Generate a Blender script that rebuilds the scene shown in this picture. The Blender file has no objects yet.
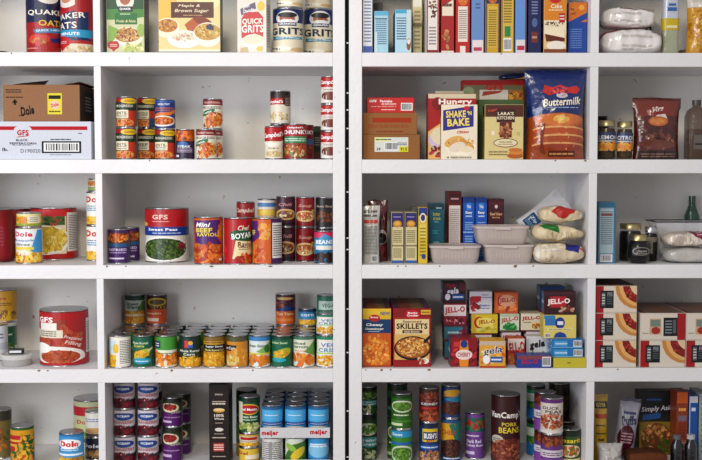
import bpy, bmesh, math, random
from mathutils import Vector, Matrix, noise
C = bpy.context
col = C.scene.collection
PI = math.pi

# ---------------------------------------------------------------- camera
F = 1117.0                                   # focal length in pixels of the 702x460 frame
CAM = Vector((0.0, -3.80, 1.52))
PITCH, YAW = math.radians(3.33), math.radians(0.67)
cd = bpy.data.cameras.new('camera'); cam = bpy.data.objects.new('camera', cd); col.objects.link(cam)
cd.sensor_width = 36.0; cd.lens = F / 702 * 36; cd.clip_start = 0.05
cam.location = CAM; cam.rotation_euler = (PI/2 - PITCH, 0, -YAW)
C.scene.camera = cam

# ---------------------------------------------------------------- world, lamps, exposure
sc = C.scene
sc.view_settings.view_transform = 'Standard'; sc.view_settings.look = 'None'
sc.view_settings.gamma = 1.0; sc.view_settings.use_curve_mapping = False
sc.view_settings.exposure = 0.0
w = bpy.data.worlds.new('world'); sc.world = w; w.use_nodes = True
w.node_tree.nodes['Background'].inputs[0].default_value = (0.94, 0.93, 1.0, 1)
w.node_tree.nodes['Background'].inputs[1].default_value = 0.47
def area(name, loc, target, sx, sy, power, color):
    l = bpy.data.lights.new(name, 'AREA'); l.shape = 'RECTANGLE'; l.size = sx; l.size_y = sy
    l.energy = power; l.color = color
    o = bpy.data.objects.new(name, l); col.objects.link(o); o.location = loc
    o.rotation_euler = (Vector(target) - Vector(loc)).to_track_quat('-Z', 'Y').to_euler()
area('window_light', (-2.4, -3.0, 1.75), (-0.1, 0.2, 1.25), 1.8, 1.6, 86, (0.88, 0.92, 1.0))
area('ceiling_light', (-0.4, -2.9, 2.95), (-0.1, 0.2, 1.3), 0.5, 0.5, 44, (1.0, 0.90, 0.73))

# ---------------------------------------------------------------- picture <-> place
RM = cam.rotation_euler.to_matrix()
RX, UP, FW = RM @ Vector((1,0,0)), RM @ Vector((0,1,0)), RM @ Vector((0,0,-1))
def Xat(px, Y, z):
    k = (px-351)/F; dy, dz = Y-CAM.y, z-CAM.z
    return CAM.x + (k*(FW.y*dy+FW.z*dz) - (RX.y*dy+RX.z*dz)) / (RX.x - k*FW.x)
def Zat(py, Y, x=0.0):
    m = (230-py)/F; dx, dy = x-CAM.x, Y-CAM.y
    return CAM.z + (m*(FW.x*dx+FW.y*dy) - (UP.x*dx+UP.y*dy)) / (UP.z - m*FW.z)
def Ybase(py, z, x=0.0):                      # depth at which a point of height z shows at row py
    m = (230-py)/F; dx, dz = x-CAM.x, z-CAM.z
    return CAM.y + (m*(FW.x*dx+FW.z*dz) - (UP.x*dx+UP.z*dz)) / (UP.y - m*FW.y)
DEPTH = 0.405
ZB = {r: Zat(y, 0.0) for r, y in {0:-55, 1:52.5, 2:159.5, 3:265.0, 4:368.8, 5:472, 6:574}.items()}
ZS = {r: z+.0004 for r, z in ZB.items()}     # things rest a hair above the boards

# ---------------------------------------------------------------- materials
def lin(h):
    if isinstance(h, tuple): return h
    if len(h) == 3: h = ''.join(c*2 for c in h)
    v = [int(h[i:i+2], 16)/255 for i in (0,2,4)]
    return tuple((x/12.92 if x <= .04045 else ((x+.055)/1.055)**2.4)**1.13 for x in v) + (1.0,)
def newmat(name):
    m = bpy.data.materials.new(name); m.use_nodes = True
    return m, m.node_tree, m.node_tree.nodes['Principled BSDF']
def print_mat(name, rough, spec=.5, bump=0.0, bscale=60, coat=0.0, metal=0.0):
    m, nt, b = newmat(name)
    a = nt.nodes.new('ShaderNodeAttribute'); a.attribute_name = 'ink'
    n = nt.nodes.new('ShaderNodeTexNoise'); n.inputs['Scale'].default_value = 180
    tc = nt.nodes.new('ShaderNodeTexCoord'); nt.links.new(tc.outputs['Object'], n.inputs['Vector'])
    r = nt.nodes.new('ShaderNodeMapRange'); r.inputs['To Min'].default_value = .86; r.inputs['To Max'].default_value = 1.06
    nt.links.new(n.outputs['Fac'], r.inputs['Value'])
    mx = nt.nodes.new('ShaderNodeVectorMath'); mx.operation = 'SCALE'
    nt.links.new(a.outputs['Color'], mx.inputs[0]); nt.links.new(r.outputs['Result'], mx.inputs['Scale'])
    nt.links.new(mx.outputs['Vector'], b.inputs['Base Color'])
    b.inputs['Roughness'].default_value = rough; b.inputs['Specular IOR Level'].default_value = spec
    b.inputs['Coat Weight'].default_value = coat; b.inputs['Coat Roughness'].default_value = .15
    b.inputs['Metallic'].default_value = metal
    if bump:
        n2 = nt.nodes.new('ShaderNodeTexNoise'); n2.inputs['Scale'].default_value = bscale; n2.inputs['Detail'].default_value = 3
        nt.links.new(tc.outputs['Object'], n2.inputs['Vector'])
        bp = nt.nodes.new('ShaderNodeBump'); bp.inputs['Strength'].default_value = bump; bp.inputs['Distance'].default_value = .01
        nt.links.new(n2.outputs['Fac'], bp.inputs['Height']); nt.links.new(bp.outputs['Normal'], b.inputs['Normal'])
    return m
M = {}
M['gloss'] = print_mat('glossy_printed_paper', .38, .45)
M['card'] = print_mat('printed_cardboard', .75, .2, .12, 90)
M['film'] = print_mat('printed_plastic_film', .22, .6, .55, 28, .3)
M['matte'] = print_mat('matte_surface', .85, .15)
M['liquid'] = print_mat('dark_contents', .25, .4, 0, 1, .1)
def simple(name, c, rough, metal=0, **kw):
    m, nt, b = newmat(name)
    n = nt.nodes.new('ShaderNodeTexNoise'); n.inputs['Scale'].default_value = kw.get('scale', 40)
    tc = nt.nodes.new('ShaderNodeTexCoord'); nt.links.new(tc.outputs['Object'], n.inputs['Vector'])
    r = nt.nodes.new('ShaderNodeValToRGB'); k = kw.get('var', .82)
    r.color_ramp.elements[0].position = .35; r.color_ramp.elements[1].position = .65
    r.color_ramp.elements[0].color = (c[0]*k, c[1]*k, c[2]*k, 1); r.color_ramp.elements[1].color = (*c[:3], 1)
    nt.links.new(n.outputs['Fac'], r.inputs[0]); nt.links.new(r.outputs[0], b.inputs['Base Color'])
    b.inputs['Roughness'].default_value = rough; b.inputs['Metallic'].default_value = metal
    return m
M['steel'] = simple('tin_plate_steel', (.58,.58,.61), .26, 1)
M['gold'] = simple('brass_coloured_lid', (.55,.45,.22), .35, 1)
M['dark_lid'] = simple('dark_painted_lid', (.05,.045,.04), .4)
def clear(name, c, alpha, rough):
    m, nt, b = newmat(name)
    b.inputs['Base Color'].default_value = (*c, 1); b.inputs['Roughness'].default_value = rough
    b.inputs['Alpha'].default_value = alpha
    n = nt.nodes.new('ShaderNodeTexNoise'); n.inputs['Scale'].default_value = 25
    bp = nt.nodes.new('ShaderNodeBump'); bp.inputs['Strength'].default_value = .3; bp.inputs['Distance'].default_value = .01
    nt.links.new(n.outputs['Fac'], bp.inputs['Height']); nt.links.new(bp.outputs['Normal'], b.inputs['Normal'])
    return m
M['frosted'] = clear('frosted_plastic', (.68,.58,.53), .6, .3)
M['frosted_lid'] = clear('frosted_plastic_lid', (.72,.62,.58), .7, .3)
M['bagclear'] = clear('clear_plastic_bag', (.85,.85,.9), .28, .15)
M['glass'] = clear('jar_glass', (.06,.06,.06), .05, .08)
M['brownglass'] = clear('brown_bottle_glass', (.10,.06,.04), .7, .06)

def paint_mat(name='white_shelf_paint', c1=(.70,.69,.70,1), c2=(.78,.77,.79,1)):
    m, nt, b = newmat(name)
    tc = nt.nodes.new('ShaderNodeTexCoord')
    def nz(scale, detail=4, vec=None):
        n = nt.nodes.new('ShaderNodeTexNoise'); n.inputs['Scale'].default_value = scale; n.inputs['Detail'].default_value = detail
        nt.links.new((vec or tc.outputs['Object']), n.inputs['Vector']); return n
    a = nz(2.5); r = nt.nodes.new('ShaderNodeValToRGB')
    r.color_ramp.elements[0].position = .3; r.color_ramp.elements[0].color = c1
    r.color_ramp.elements[1].position = .7; r.color_ramp.elements[1].color = c2
    nt.links.new(a.outputs['Fac'], r.inputs[0])
    # scuffs and chips down to the brown wood
    s = nz(38, 5); r2 = nt.nodes.new('ShaderNodeValToRGB')
    r2.color_ramp.elements[0].position = .715; r2.color_ramp.elements[0].color = (0,0,0,1)
    r2.color_ramp.elements[1].position = .745; r2.color_ramp.elements[1].color = (1,1,1,1)
    nt.links.new(s.outputs['Fac'], r2.inputs[0])
    mx = nt.nodes.new('ShaderNodeMix'); mx.data_type = 'RGBA'
    nt.links.new(r2.outputs[0], mx.inputs['Factor']); nt.links.new(r.outputs[0], mx.inputs['A'])
    mx.inputs['B'].default_value = (.33,.23,.15,1)
    nt.links.new(mx.outputs['Result'], b.inputs['Base Color'])
    b.inputs['Roughness'].default_value = .5
    mp = nt.nodes.new('ShaderNodeMapping'); mp.inputs['Scale'].default_value = (1,1,1)
    nt.links.new(tc.outputs['Object'], mp.inputs['Vector'])
    g = nz(60, 5, mp.outputs['Vector']); bp = nt.nodes.new('ShaderNodeBump'); bp.inputs['Strength'].default_value = .35; bp.inputs['Distance'].default_value = .004
    nt.links.new(g.outputs['Fac'], bp.inputs['Height']); nt.links.new(bp.outputs['Normal'], b.inputs['Normal'])
    return m
M['paint'] = paint_mat()
M['back_warm_tint'] = paint_mat('white_panel_paint_warm_light', (.76,.74,.68,1), (.84,.82,.77,1))  # warm light on the back panels put into their white paint as a cream tint
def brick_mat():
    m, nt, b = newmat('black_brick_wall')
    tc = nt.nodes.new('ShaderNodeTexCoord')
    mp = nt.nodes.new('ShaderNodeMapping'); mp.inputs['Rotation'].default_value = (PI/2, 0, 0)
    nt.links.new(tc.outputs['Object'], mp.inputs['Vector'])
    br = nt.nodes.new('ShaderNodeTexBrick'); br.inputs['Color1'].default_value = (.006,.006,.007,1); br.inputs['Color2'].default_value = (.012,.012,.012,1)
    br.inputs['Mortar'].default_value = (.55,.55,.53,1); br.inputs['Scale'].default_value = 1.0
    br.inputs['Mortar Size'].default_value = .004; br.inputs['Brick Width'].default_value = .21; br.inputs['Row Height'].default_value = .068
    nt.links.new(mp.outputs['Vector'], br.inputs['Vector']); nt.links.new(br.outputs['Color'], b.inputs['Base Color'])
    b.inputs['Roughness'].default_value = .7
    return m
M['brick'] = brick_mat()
M['floor'] = simple('floorboards', (.30,.22,.15), .5, scale=6)

# ---------------------------------------------------------------- mesh helpers
class MB:
    """collects faces with an ink colour and a material, then links ONE mesh object"""
    def __init__(s): s.v=[]; s.f=[]; s.c=[]; s.m=[]; s.mats=[]; s.sm=[]
    def mi(s, mat):
        if mat not in s.mats: s.mats.append(mat)
        return s.mats.index(mat)
    def add(s, vs, fs, c, mat='gloss', smooth=False):
        o = len(s.v); s.v += [tuple(v) for v in vs]; k = s.mi(mat); c = lin(c) if not isinstance(c, list) else c
        for i, f in enumerate(fs):
            s.f.append(tuple(o+j for j in f)); s.c.append(c[i] if isinstance(c, list) else c); s.m.append(k); s.sm.append(smooth)
    def box(s, x0, x1, y0, y1, z0, z1, c, mat='gloss', bev=0.0):
        bm = bmesh.new(); bmesh.ops.create_cube(bm, size=1)
        for v in bm.verts: v.co = Vector(((x0+x1)/2+v.co.x*(x1-x0), (y0+y1)/2+v.co.y*(y1-y0), (z0+z1)/2+v.co.z*(z1-z0)))
        if bev: bmesh.ops.bevel(bm, geom=bm.edges[:], offset=bev, segments=2, profile=.5, affect='EDGES')
        bm.verts.ensure_lookup_table()
        s.add([v.co.copy() for v in bm.verts], [[v.index for v in f.verts] for f in bm.faces], c, mat); bm.free()
    def loft(s, rings, c, mat='gloss', seg=32, cap=True, cx=0, cy=0, smooth=True):
        """rings: (z, rx, ry, exponent) superellipse sections, bottom to top"""
        vs=[]; n=len(rings)
        for (z, rx, ry, e) in rings:
            for k in range(seg):
                a = 2*PI*k/seg; ca, sa = math.cos(a), math.sin(a)
                vs.append((cx+rx*math.copysign(abs(ca)**(2/e), ca), cy+ry*math.copysign(abs(sa)**(2/e), sa), z))
        fs=[(i*seg+k, i*seg+(k+1)%seg, (i+1)*seg+(k+1)%seg, (i+1)*seg+k) for i in range(n-1) for k in range(seg)]
        s.add(vs, fs, c, mat, smooth)
        if cap:
            s.add(vs[:seg], [tuple(range(seg-1,-1,-1))], c, mat); s.add(vs[-seg:], [tuple(range(seg))], c, mat)
    def mesh(s, name):
        me = bpy.data.meshes.new(name); me.from_pydata(s.v, [], s.f)
        for k in s.mats: me.materials.append(M[k])
        at = me.color_attributes.new('ink', 'FLOAT_COLOR', 'CORNER')
        buf=[]
        for f, c in zip(s.f, s.c): buf += list(c)*len(f)
        at.data.foreach_set('color', buf)
        me.polygons.foreach_set('material_index', s.m); me.polygons.foreach_set('use_smooth', s.sm)
        me.update(); return me

_txt = {}
def text_mesh(s, bold, shear):
    key = (s, bold, shear)
    if key in _txt: return _txt[key]
    cu = bpy.data.curves.new('lettering', 'FONT'); cu.body = s; cu.resolution_u = 2; cu.offset = .028*bold; cu.shear = shear
    cu.space_character = 1.0 + .06*bold
    o = bpy.data.objects.new('lettering', cu); col.objects.link(o)
    dg = C.evaluated_depsgraph_get(); ev = o.evaluated_get(dg); me = ev.to_mesh()
    vs = [v.co.copy() for v in me.vertices]; fs = [tuple(p.vertices) for p in me.polygons]
    ev.to_mesh_clear(); bpy.data.objects.remove(o); bpy.data.curves.remove(cu)
    xs=[v.x for v in vs]; ys=[v.y for v in vs]; x0,x1,y0,y1=min(xs),max(xs),min(ys),max(ys)
    vs=[((v.x-x0)/(x1-x0)-.5, (v.y-y0)/(y1-y0)-.5) for v in vs]
    _txt[key]=(vs,fs); return _txt[key]

# printed design commands; x runs 0..1 left to right, y 0..1 bottom to top
def R(x0,y0,x1,y1,c): return ('g',[(x0,y0),(x1,y0),(x1,y1),(x0,y1)],c)
def Pg(pts,c): return ('g',pts,c)
def E(cx,cy,rx,ry,c,rot=0):
    r=math.radians(rot); p=[]
    for k in range(20):
        a=2*PI*k/20; x,y=rx*math.cos(a),ry*math.sin(a)
        p.append((cx+x*math.cos(r)-y*math.sin(r), cy+x*math.sin(r)+y*math.cos(r)))
    return ('g',p,c)
def T(s,cx,cy,w,h,c,rot=0,b=1,sh=0): return ('t',s,cx,cy,w,h,c,rot,b,sh)
def B(cx,cy,rx,ry,n,s,cs,el=1.35): return ('b',cx,cy,rx,ry,int(n*1.9),s*.68,cs,el)
def L(x0,y0,x1,y1,n,c): return ('l',x0,y0,x1,y1,n,c)
def BC(x0,y0,x1,y1): return ('bc',x0,y0,x1,y1)

def expand(cmds, w, h, seed):
    """-> list of (verts2d, faces, colour) in drawing order"""
    rnd = random.Random(seed); out=[]
    for c in cmds:
        k=c[0]
        if k=='g': out.append((c[1],[tuple(range(len(c[1])))],c[2]))
        elif k=='t':
            _,s,cx,cy,tw,th,cc,rot,b,sh=c; vs,fs=text_mesh(s,b,sh); r=math.radians(rot); p=[]
            for (x,y) in vs:
                X,Y=x*tw*w,y*th*h
                p.append((cx+(X*math.cos(r)-Y*math.sin(r))/w, cy+(X*math.sin(r)+Y*math.cos(r))/h))
            out.append((p,fs,cc))
        elif k=='b':
            _,cx,cy,rx,ry,n,s,cs,el=c
            vs=[];fs=[];cc=[]
            for i in range(n):
                a=rnd.random()*2*PI; q=math.sqrt(rnd.random()); x=cx+rx*q*math.cos(a); y=cy+ry*q*math.sin(a)
                sz=s*(.7+.6*rnd.random()); t=rnd.random()*PI; o=len(vs); kk=lin(rnd.choice(cs)); br=.62+.5*rnd.random()
                for j in range(8):
                    u=sz*el*math.cos(j*PI/4); v=sz/el*math.sin(j*PI/4)
                    vs.append((x+u*math.cos(t)-v*math.sin(t), y+(u*math.sin(t)+v*math.cos(t))*w/h))
                fs.append(tuple(range(o,o+8))); cc.append((kk[0]*br,kk[1]*br,kk[2]*br,1))
            out.append((vs,fs,('multi',cc)))
        elif k=='l':
            _,x0,y0,x1,y1,n,cc=c; vs=[];fs=[]
            st=(y1-y0)/n
            for i in range(n):
                y=y0+st*(i+.25); x=x0
                while x < x1-.01*(x1-x0):
                    l=min(x1-x,(x1-x0)*rnd.uniform(.1,.28)); o=len(vs)
                    vs+=[(x,y),(x+l*.88,y),(x+l*.88,y+st*.45),(x,y+st*.45)]; fs.append((o,o+1,o+2,o+3)); x+=l
            out.append((vs,fs,cc))
        elif k=='bc':
            _,x0,y0,x1,y1=c; out.append(([(x0,y0),(x1,y0),(x1,y1),(x0,y1)],[(0,1,2,3)],'eee'))
            vs=[];fs=[]; x=x0+(x1-x0)*.06
            while x < x1-(x1-x0)*.08:
                l=(x1-x0)*rnd.choice([.015,.03,.045]); o=len(vs)
                vs+=[(x,y0+(y1-y0)*.12),(x+l,y0+(y1-y0)*.12),(x+l,y1-(y1-y0)*.1),(x,y1-(y1-y0)*.1)]; fs.append((o,o+1,o+2,o+3)); x+=l+(x1-x0)*rnd.choice([.015,.03])
            out.append((vs,fs,'111'))
    return out

def draw(mb, cmds, w, h, surf, mat='gloss', us=(), vs_=(), step=6e-5, off=2e-4, seed=1, clip=(0,0,1,1), smooth=False):
    """puts the printed design on a surface given by surf(u, v, offset)"""
    lo = off
    for i, (p, fs, cc) in enumerate(expand(cmds, w, h, seed)):
        multi = isinstance(cc, tuple) and cc[0]=='multi'; lo += step
        bm=bmesh.new(); bv=[bm.verts.new((x,y,0)) for x,y in p]; lay=bm.faces.layers.int.new('k')
        for k,f in enumerate(fs):
            try: g=bm.faces.new([bv[j] for j in f]); g[lay]=k
            except ValueError: pass
        def cut(co, no, clear=False):
            bmesh.ops.bisect_plane(bm, geom=bm.verts[:]+bm.edges[:]+bm.faces[:], dist=1e-7, plane_co=co, plane_no=no, clear_outer=clear)
        xs=[q[0] for q in p]; ys=[q[1] for q in p]
        if clip:
            if min(xs)<clip[0]: cut((clip[0],0,0),(-1,0,0),True)
            if max(xs)>clip[2]: cut((clip[2],0,0),(1,0,0),True)
            if min(ys)<clip[1]: cut((0,clip[1],0),(0,-1,0),True)
            if max(ys)>clip[3]: cut((0,clip[3],0),(0,1,0),True)
        for u in us:
            if min(xs)<u<max(xs): cut((u,0,0),(1,0,0))
        for v in vs_:
            if min(ys)<v<max(ys): cut((0,v,0),(0,1,0))
        bm.verts.index_update()
        V=[surf(q.co.x,q.co.y,lo+(q.link_faces[0][lay]*3e-6 if multi and q.link_faces else 0)) for q in bm.verts]; FS=[]; CS=[]
        for f in bm.faces:
            f.normal_update(); idx=[q.index for q in f.verts]
            if f.normal.z<0: idx.reverse()
            FS.append(idx); CS.append(cc[1][f[lay]] if multi else lin(cc))
        if multi: lo += len(fs)*3e-6                     # overlapping blobs lie one above the other
        if FS: mb.add(V,FS,CS,mat,smooth)
        bm.free()

# ---------------------------------------------------------------- scene objects
def link(name, me, parent=None):
    o=bpy.data.objects.new(name, me); col.objects.link(o)
    if parent: o.parent=parent
    return o
def tag(o, label, cat, group=None, kind=None):
    o['label']=label; o['category']=cat
    if group: o['group']=group
    if kind: o['kind']=kind
    return o
def thing(name, loc, label, cat, group=None, rz=0):
    o=link(name, None); o.location=loc; o.rotation_euler=(0,0,rz); o.empty_display_size=.03
    return tag(o, label, cat, group)

US18=[k/18 for k in range(-9,28)]
_cans={}
def can_meshes(design, r, h, matte=False, lid='steel'):
    key=(design, round(r,4), round(h,4), lid)
    if key in _cans: return _cans[key]
    base, cmds = D[design][0], D[design][1:]
    mb=MB(); q=r-.0012
    rim=.0025
    mb.loft([(0,q-.003,q-.003,2),(0,q+.0008,q+.0008,2),(rim,q+.0008,q+.0008,2),(rim+.001,q-.0006,q-.0006,2),(h-rim-.001,q-.0006,q-.0006,2),(h-rim,q+.001,q+.001,2),
             (h-.0006,q+.001,q+.001,2),(h,q+.0004,q+.0004,2),(h,q-.0014,q-.0014,2)], '999', lid, 36, cap=False)
    ld=MB(); ld.loft([(h-.0002,q-.0014,q-.0014,2),(h-.004,q-.002,q-.002,2),(h-.004,q*.86,q*.86,2),(h-.003,q*.83,q*.83,2),
             (h-.003,q*.62,q*.62,2),(h-.0035,q*.6,q*.6,2),(h-.0035,q*.3,q*.3,2)], '999', lid, 36)
    mb.loft([(0,q-.003,q-.003,2),(.0003,q-.003,q-.003,2)],'999',lid,36)
    body=(mb.mesh('tin_body'), ld.mesh('tin_lid'))
    lb=MB(); y0,y1=.0045,h-.0048; hh=y1-y0
    def surf(u,v,off):
        a=(u-.5)*PI-PI/2; rr=r-.0004+off
        return Vector((rr*math.cos(a), rr*math.sin(a), y0+v*hh))
    vs=[surf(.5+2*k/36,vv,0) for vv in (0,1) for k in range(36)]
    lb.add(vs,[(k,(k+1)%36,36+(k+1)%36,36+k) for k in range(36)],base,'card' if matte else 'gloss')
    draw(lb,cmds,PI*r,hh,surf,'card' if matte else 'gloss',US18,(),seed=len(_cans)+3,clip=(-.5,0,1.5,1))
    _cans[key]=(body, lb.mesh('paper_label')); return _cans[key]
tops={}
def can(design, x0, x1, ytop, row, Yf, label, name='food_can', cat='can', group=None, z0=None, h=None, rot=0, r=None, lid='steel'):
    """x0,x1: picture columns of its sides; ytop: picture row of its front rim; Yf: depth of its front"""
    z=ZS[row] if z0 is None else z0
    Yc=Yf+.036
    for _ in range(3):
        zt=z+.05; X0,X1=Xat(x0,Yc,zt),Xat(x1,Yc,zt); rr=r or (X1-X0)/2-.0004; Yc=Yf+rr
    hh=h or (Zat(ytop,Yf,(X0+X1)/2)-z)
    rr=round(rr,3) if not r else r; hh=round(hh,3)
    body,lab=can_meshes(design, rr, hh, lid=lid)
    # turn the printed front square to the viewer's side of the shelf, as each tin was set down
    t=thing(name,(bay_fit((X0+X1)/2,rr),Yc,z),label,cat,group,math.radians(rot))
    link('tin_lid',body[1],link('tin_body',body[0],t)); link('paper_label',lab,t)
    return z+hh
def canXY(design, X, Yc, z, r, h, label, group=None, name='food_can', rot=0, lid='steel'):
    body,lab=can_meshes(design, r, h, lid=lid)
    t=thing(name,(bay_fit(X,r),Yc,z),label,'can',group,math.radians(rot)); link('tin_lid',body[1],link('tin_body',body[0],t)); link('paper_label',lab,t); return z+h

_boxes={}
def box_mesh(front, w, d, h, side=None, top=None, mat='gloss', bev=.0012, sidebase=None, topbase=None):
    key=(front, round(w,3), round(d,3), round(h,3), side, top)
    if key in _boxes: return _boxes[key]
    df=D[front]; mb=MB()
    bm=bmesh.new(); bmesh.ops.create_cube(bm,size=1)
    for v in bm.verts: v.co=Vector((v.co.x*w, v.co.y*d, (v.co.z+.5)*h))
    bmesh.ops.bevel(bm,geom=bm.edges[:],offset=bev,segments=1,affect='EDGES')
    ds=D[side] if side else None; dt=D[top] if top else None
    cs=[]
    for f in bm.faces:
        n=f.normal; c=df[0]
        if abs(n.x)>.8 and ds: c=ds[0]
        if abs(n.z)>.8 and dt: c=dt[0]
        cs.append(lin(c))
    bm.verts.index_update()
    mb.add([v.co.copy() for v in bm.verts],[[v.index for v in f.verts] for f in bm.faces],cs,mat); bm.free()
    e=bev
    draw(mb,df[1:],w,h,lambda u,v,o:Vector(((u-.5)*(w-2*e),-d/2-o,e+v*(h-2*e))),mat,seed=len(_boxes)+1)
    if ds:
        draw(mb,ds[1:],d,h,lambda u,v,o:Vector((w/2+o,(u-.5)*(d-2*e),e+v*(h-2*e))),mat,seed=5)
        draw(mb,ds[1:],d,h,lambda u,v,o:Vector((-w/2-o,(.5-u)*(d-2*e),e+v*(h-2*e))),mat,seed=6)
    if dt: draw(mb,dt[1:],w,d,lambda u,v,o:Vector(((u-.5)*(w-2*e),(v-.5)*(d-2*e),h+o)),mat,seed=7)
    me=mb.mesh('printed_carton'); _boxes[key]=me; return me
def box(front, x0, x1, ytop, row, Yf, d, label, name='food_box', cat='box', group=None, z0=None, side=None, top=None, rz=0, mat='gloss', tilt=0, h=None, dx=0):
    z=ZS[row] if z0 is None else z0
    zt=z+.05; X0,X1=Xat(x0,Yf,zt),Xat(x1,Yf,zt); hh=h or (Zat(ytop,Yf,(X0+X1)/2)-z); ww=X1-X0-.001
    o=link(name, box_mesh(front, ww, d, hh, side, top, mat))
    o.location=((X0+X1)/2+dx, Yf+d/2, z); o.rotation_euler=(0,math.radians(tilt),math.radians(rz)); tag(o,label,cat,group)
    return z+hh

def build_bag(name, design, W, H, Tk, mat='film', lying=False, wr=.004, seed=0, taper=0, nu=30, nv=30, top=.18):
    """a filled bag; upright ones have a crimped top edge, lying ones are pillows"""
    df=D[design]; mb=MB(); sv=Vector((seed*3.1,seed*1.7,.3))
    def sup(a,p): return math.copysign(abs(a)**p,a)
    if lying:
        def surf(u,v,off,back=False):
            s=2*u-1; e=max(0,1-abs(s)**6)**.42*.9+.1*(1-s*s); e=max(e,.03)
            a=(v-.5)*PI; n=noise.noise(Vector((u*4,v*3,0))+sv)+.6*noise.noise(Vector((u*9,v*6,2))+sv)+(.5*abs(noise.noise(Vector((u*16,v*5,4))+sv)) if wr>.0045 else 0)
            yy=sup(math.cos(a),.6)*(Tk/2)*(e**.6)+n*wr+off; zz=sup(math.sin(a),.5)*(H/2)*e
            zz*=1-taper*max(0,u-.5)*2*(.6+.4*u)
            zz=zz*(1 if zz<0 else 1+.10*noise.noise(Vector((u*3,7,0))+sv))
            return Vector(((u-.5)*W, (yy if back else -yy), H/2+max(zz,-H/2*(.92+.08*e))+(0 if v<.2 else n*wr*.4)))
    else:
        def surf(u,v,off,back=False):
            s=2*u-1; k=max(0,1-abs(s)**3)**.55
            t=k*min(1,max(0,(1-v)/.45))**.8*(1-.25*max(0,.15-v)/.15)
            n=noise.noise(Vector((u*3,v*4,0))+sv)+.7*noise.noise(Vector((u*8,v*9,2))+sv)
            wd=1-.05*math.sin(PI*min(1,v*1.1))+ (.05*v if v>1-top else 0)
            zz=v*H+ (noise.noise(Vector((u*3,5,0))+sv)*.02*H if v>.9 else 0)
            yy=t*Tk/2+n*wr*(.3+k)+off+.0004
            return Vector((s*W/2*wd,(yy if back else -yy)+ (n*wr*1.2 if v>1-top else 0)*(1 if not back else 1), zz))
    for back in (False,True):
        vs=[surf(i/nu,j/nv,0,back) for j in range(nv+1) for i in range(nu+1)]
        fs=[(j*(nu+1)+i,j*(nu+1)+i+1,(j+1)*(nu+1)+i+1,(j+1)*(nu+1)+i) for j in range(nv) for i in range(nu)]
        if back: fs=[tuple(reversed(f)) for f in fs]
        mb.add(vs,fs,df[0],mat,True)
    if not lying:
        a=[surf(i/nu,0,0) for i in range(nu+1)]+[surf(i/nu,0,0,True) for i in range(nu,-1,-1)]
        mb.add(a,[tuple(reversed(range(len(a))))],df[0],mat)
    draw(mb,df[1:],W,H,surf,mat,[k/nu for k in range(nu+1)],[k/nv for k in range(nv+1)],step=1.5e-4,off=1.3e-3,seed=seed+2,smooth=True)
    return mb.mesh(name)
def bag(design, x0, x1, ytop, row, Yf, Tk, label, name='food_bag', cat='bag', z0=None, lying=False, rz=0, mat='film', group=None, seed=0, wr=.004, tilt=0, ry=0, h=None, **kw):
    z=ZS[row] if z0 is None else z0
    Yc=Yf+Tk/2; X0,X1=Xat(x0,Yc,z+.05),Xat(x1,Yc,z+.05); hh=h or Zat(ytop,Yc,(X0+X1)/2)-z
    o=link(name, build_bag(name,design,X1-X0,hh,Tk,mat,lying,wr,seed,**kw)); o.location=((X0+X1)/2,Yc,z)
    o.rotation_euler=(math.radians(tilt),math.radians(ry),math.radians(rz)); tag(o,label,cat,group); return z+hh
XB = lambda px: Xat(px, 0, 1.42)
BAYS = [(-9, XB(95.3)), (XB(102.3), XB(340.5)), (XB(354), XB(589)), (XB(597), 9)]
def bay_fit(x, r):                               # keep a round thing clear of the upright boards of its bay
    mids = [(a+b)/2 if abs(a)<8 and abs(b)<8 else (b-.2 if a<-8 else a+.2) for a, b in BAYS]
    k = 0 if x < (XB(95.3)+XB(102.3))/2 else 1 if x < XB(347) else 2 if x < XB(593) else 3
    a, b = BAYS[k]; return min(max(x, a+r+.0012), b-r-.0012)
# ---------------------------------------------------------------- printed designs (base colour, then shapes)
OR=['d9671a','e88a2c','c24a10','f0a545']; CORN=['f2b51d','f7cf4a','e09a10']; GRN=['5c8f2a','7fae3c','3f6e1e']
BRN=['8a4a22','6b3416','a8642f']; RED=['b3201c','d23a28','8c1414']; CRM=['efe2c0','e0c998','cfae72']
D={}
def soupleft(a,b): return [a,R(-.5,.86,.5,1,'a81c1c'),R(.5,.0,1.5,.55,'c23a18'),R(.12,.62,.85,.82,'1f3d20'),T('PROGRESSO',.48,.72,.62,.09,'efe9d8',0,.5),E(.68,.9,.3,.1,'e9c22a'),L(.5,.86,.86,.94,2,'8a4a10'),
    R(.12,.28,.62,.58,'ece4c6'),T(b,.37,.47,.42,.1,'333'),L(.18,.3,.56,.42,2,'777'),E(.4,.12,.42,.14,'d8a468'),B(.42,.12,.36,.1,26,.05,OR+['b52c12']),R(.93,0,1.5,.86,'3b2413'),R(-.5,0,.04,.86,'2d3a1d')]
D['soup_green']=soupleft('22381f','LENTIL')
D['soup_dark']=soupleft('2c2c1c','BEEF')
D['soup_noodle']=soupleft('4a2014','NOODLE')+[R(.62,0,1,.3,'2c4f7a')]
D['soup_blue']=['1d3f86',R(-.5,.93,1.5,1,'2a5fae'),T('HEALTHY',.5,.86,.4,.07,'e8eefc'),Pg([(0,.42),(.3,.55),(.7,.58),(1,.72),(1,.6),(.7,.45),(.3,.44),(0,.3)],'e07a2a'),L(.15,.6,.85,.76,2,'c46a3a'),E(.45,.24,.46,.2,'f2efe6'),E(.45,.25,.4,.15,'b84a14'),B(.45,.25,.36,.13,40,.05,OR)]
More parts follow.
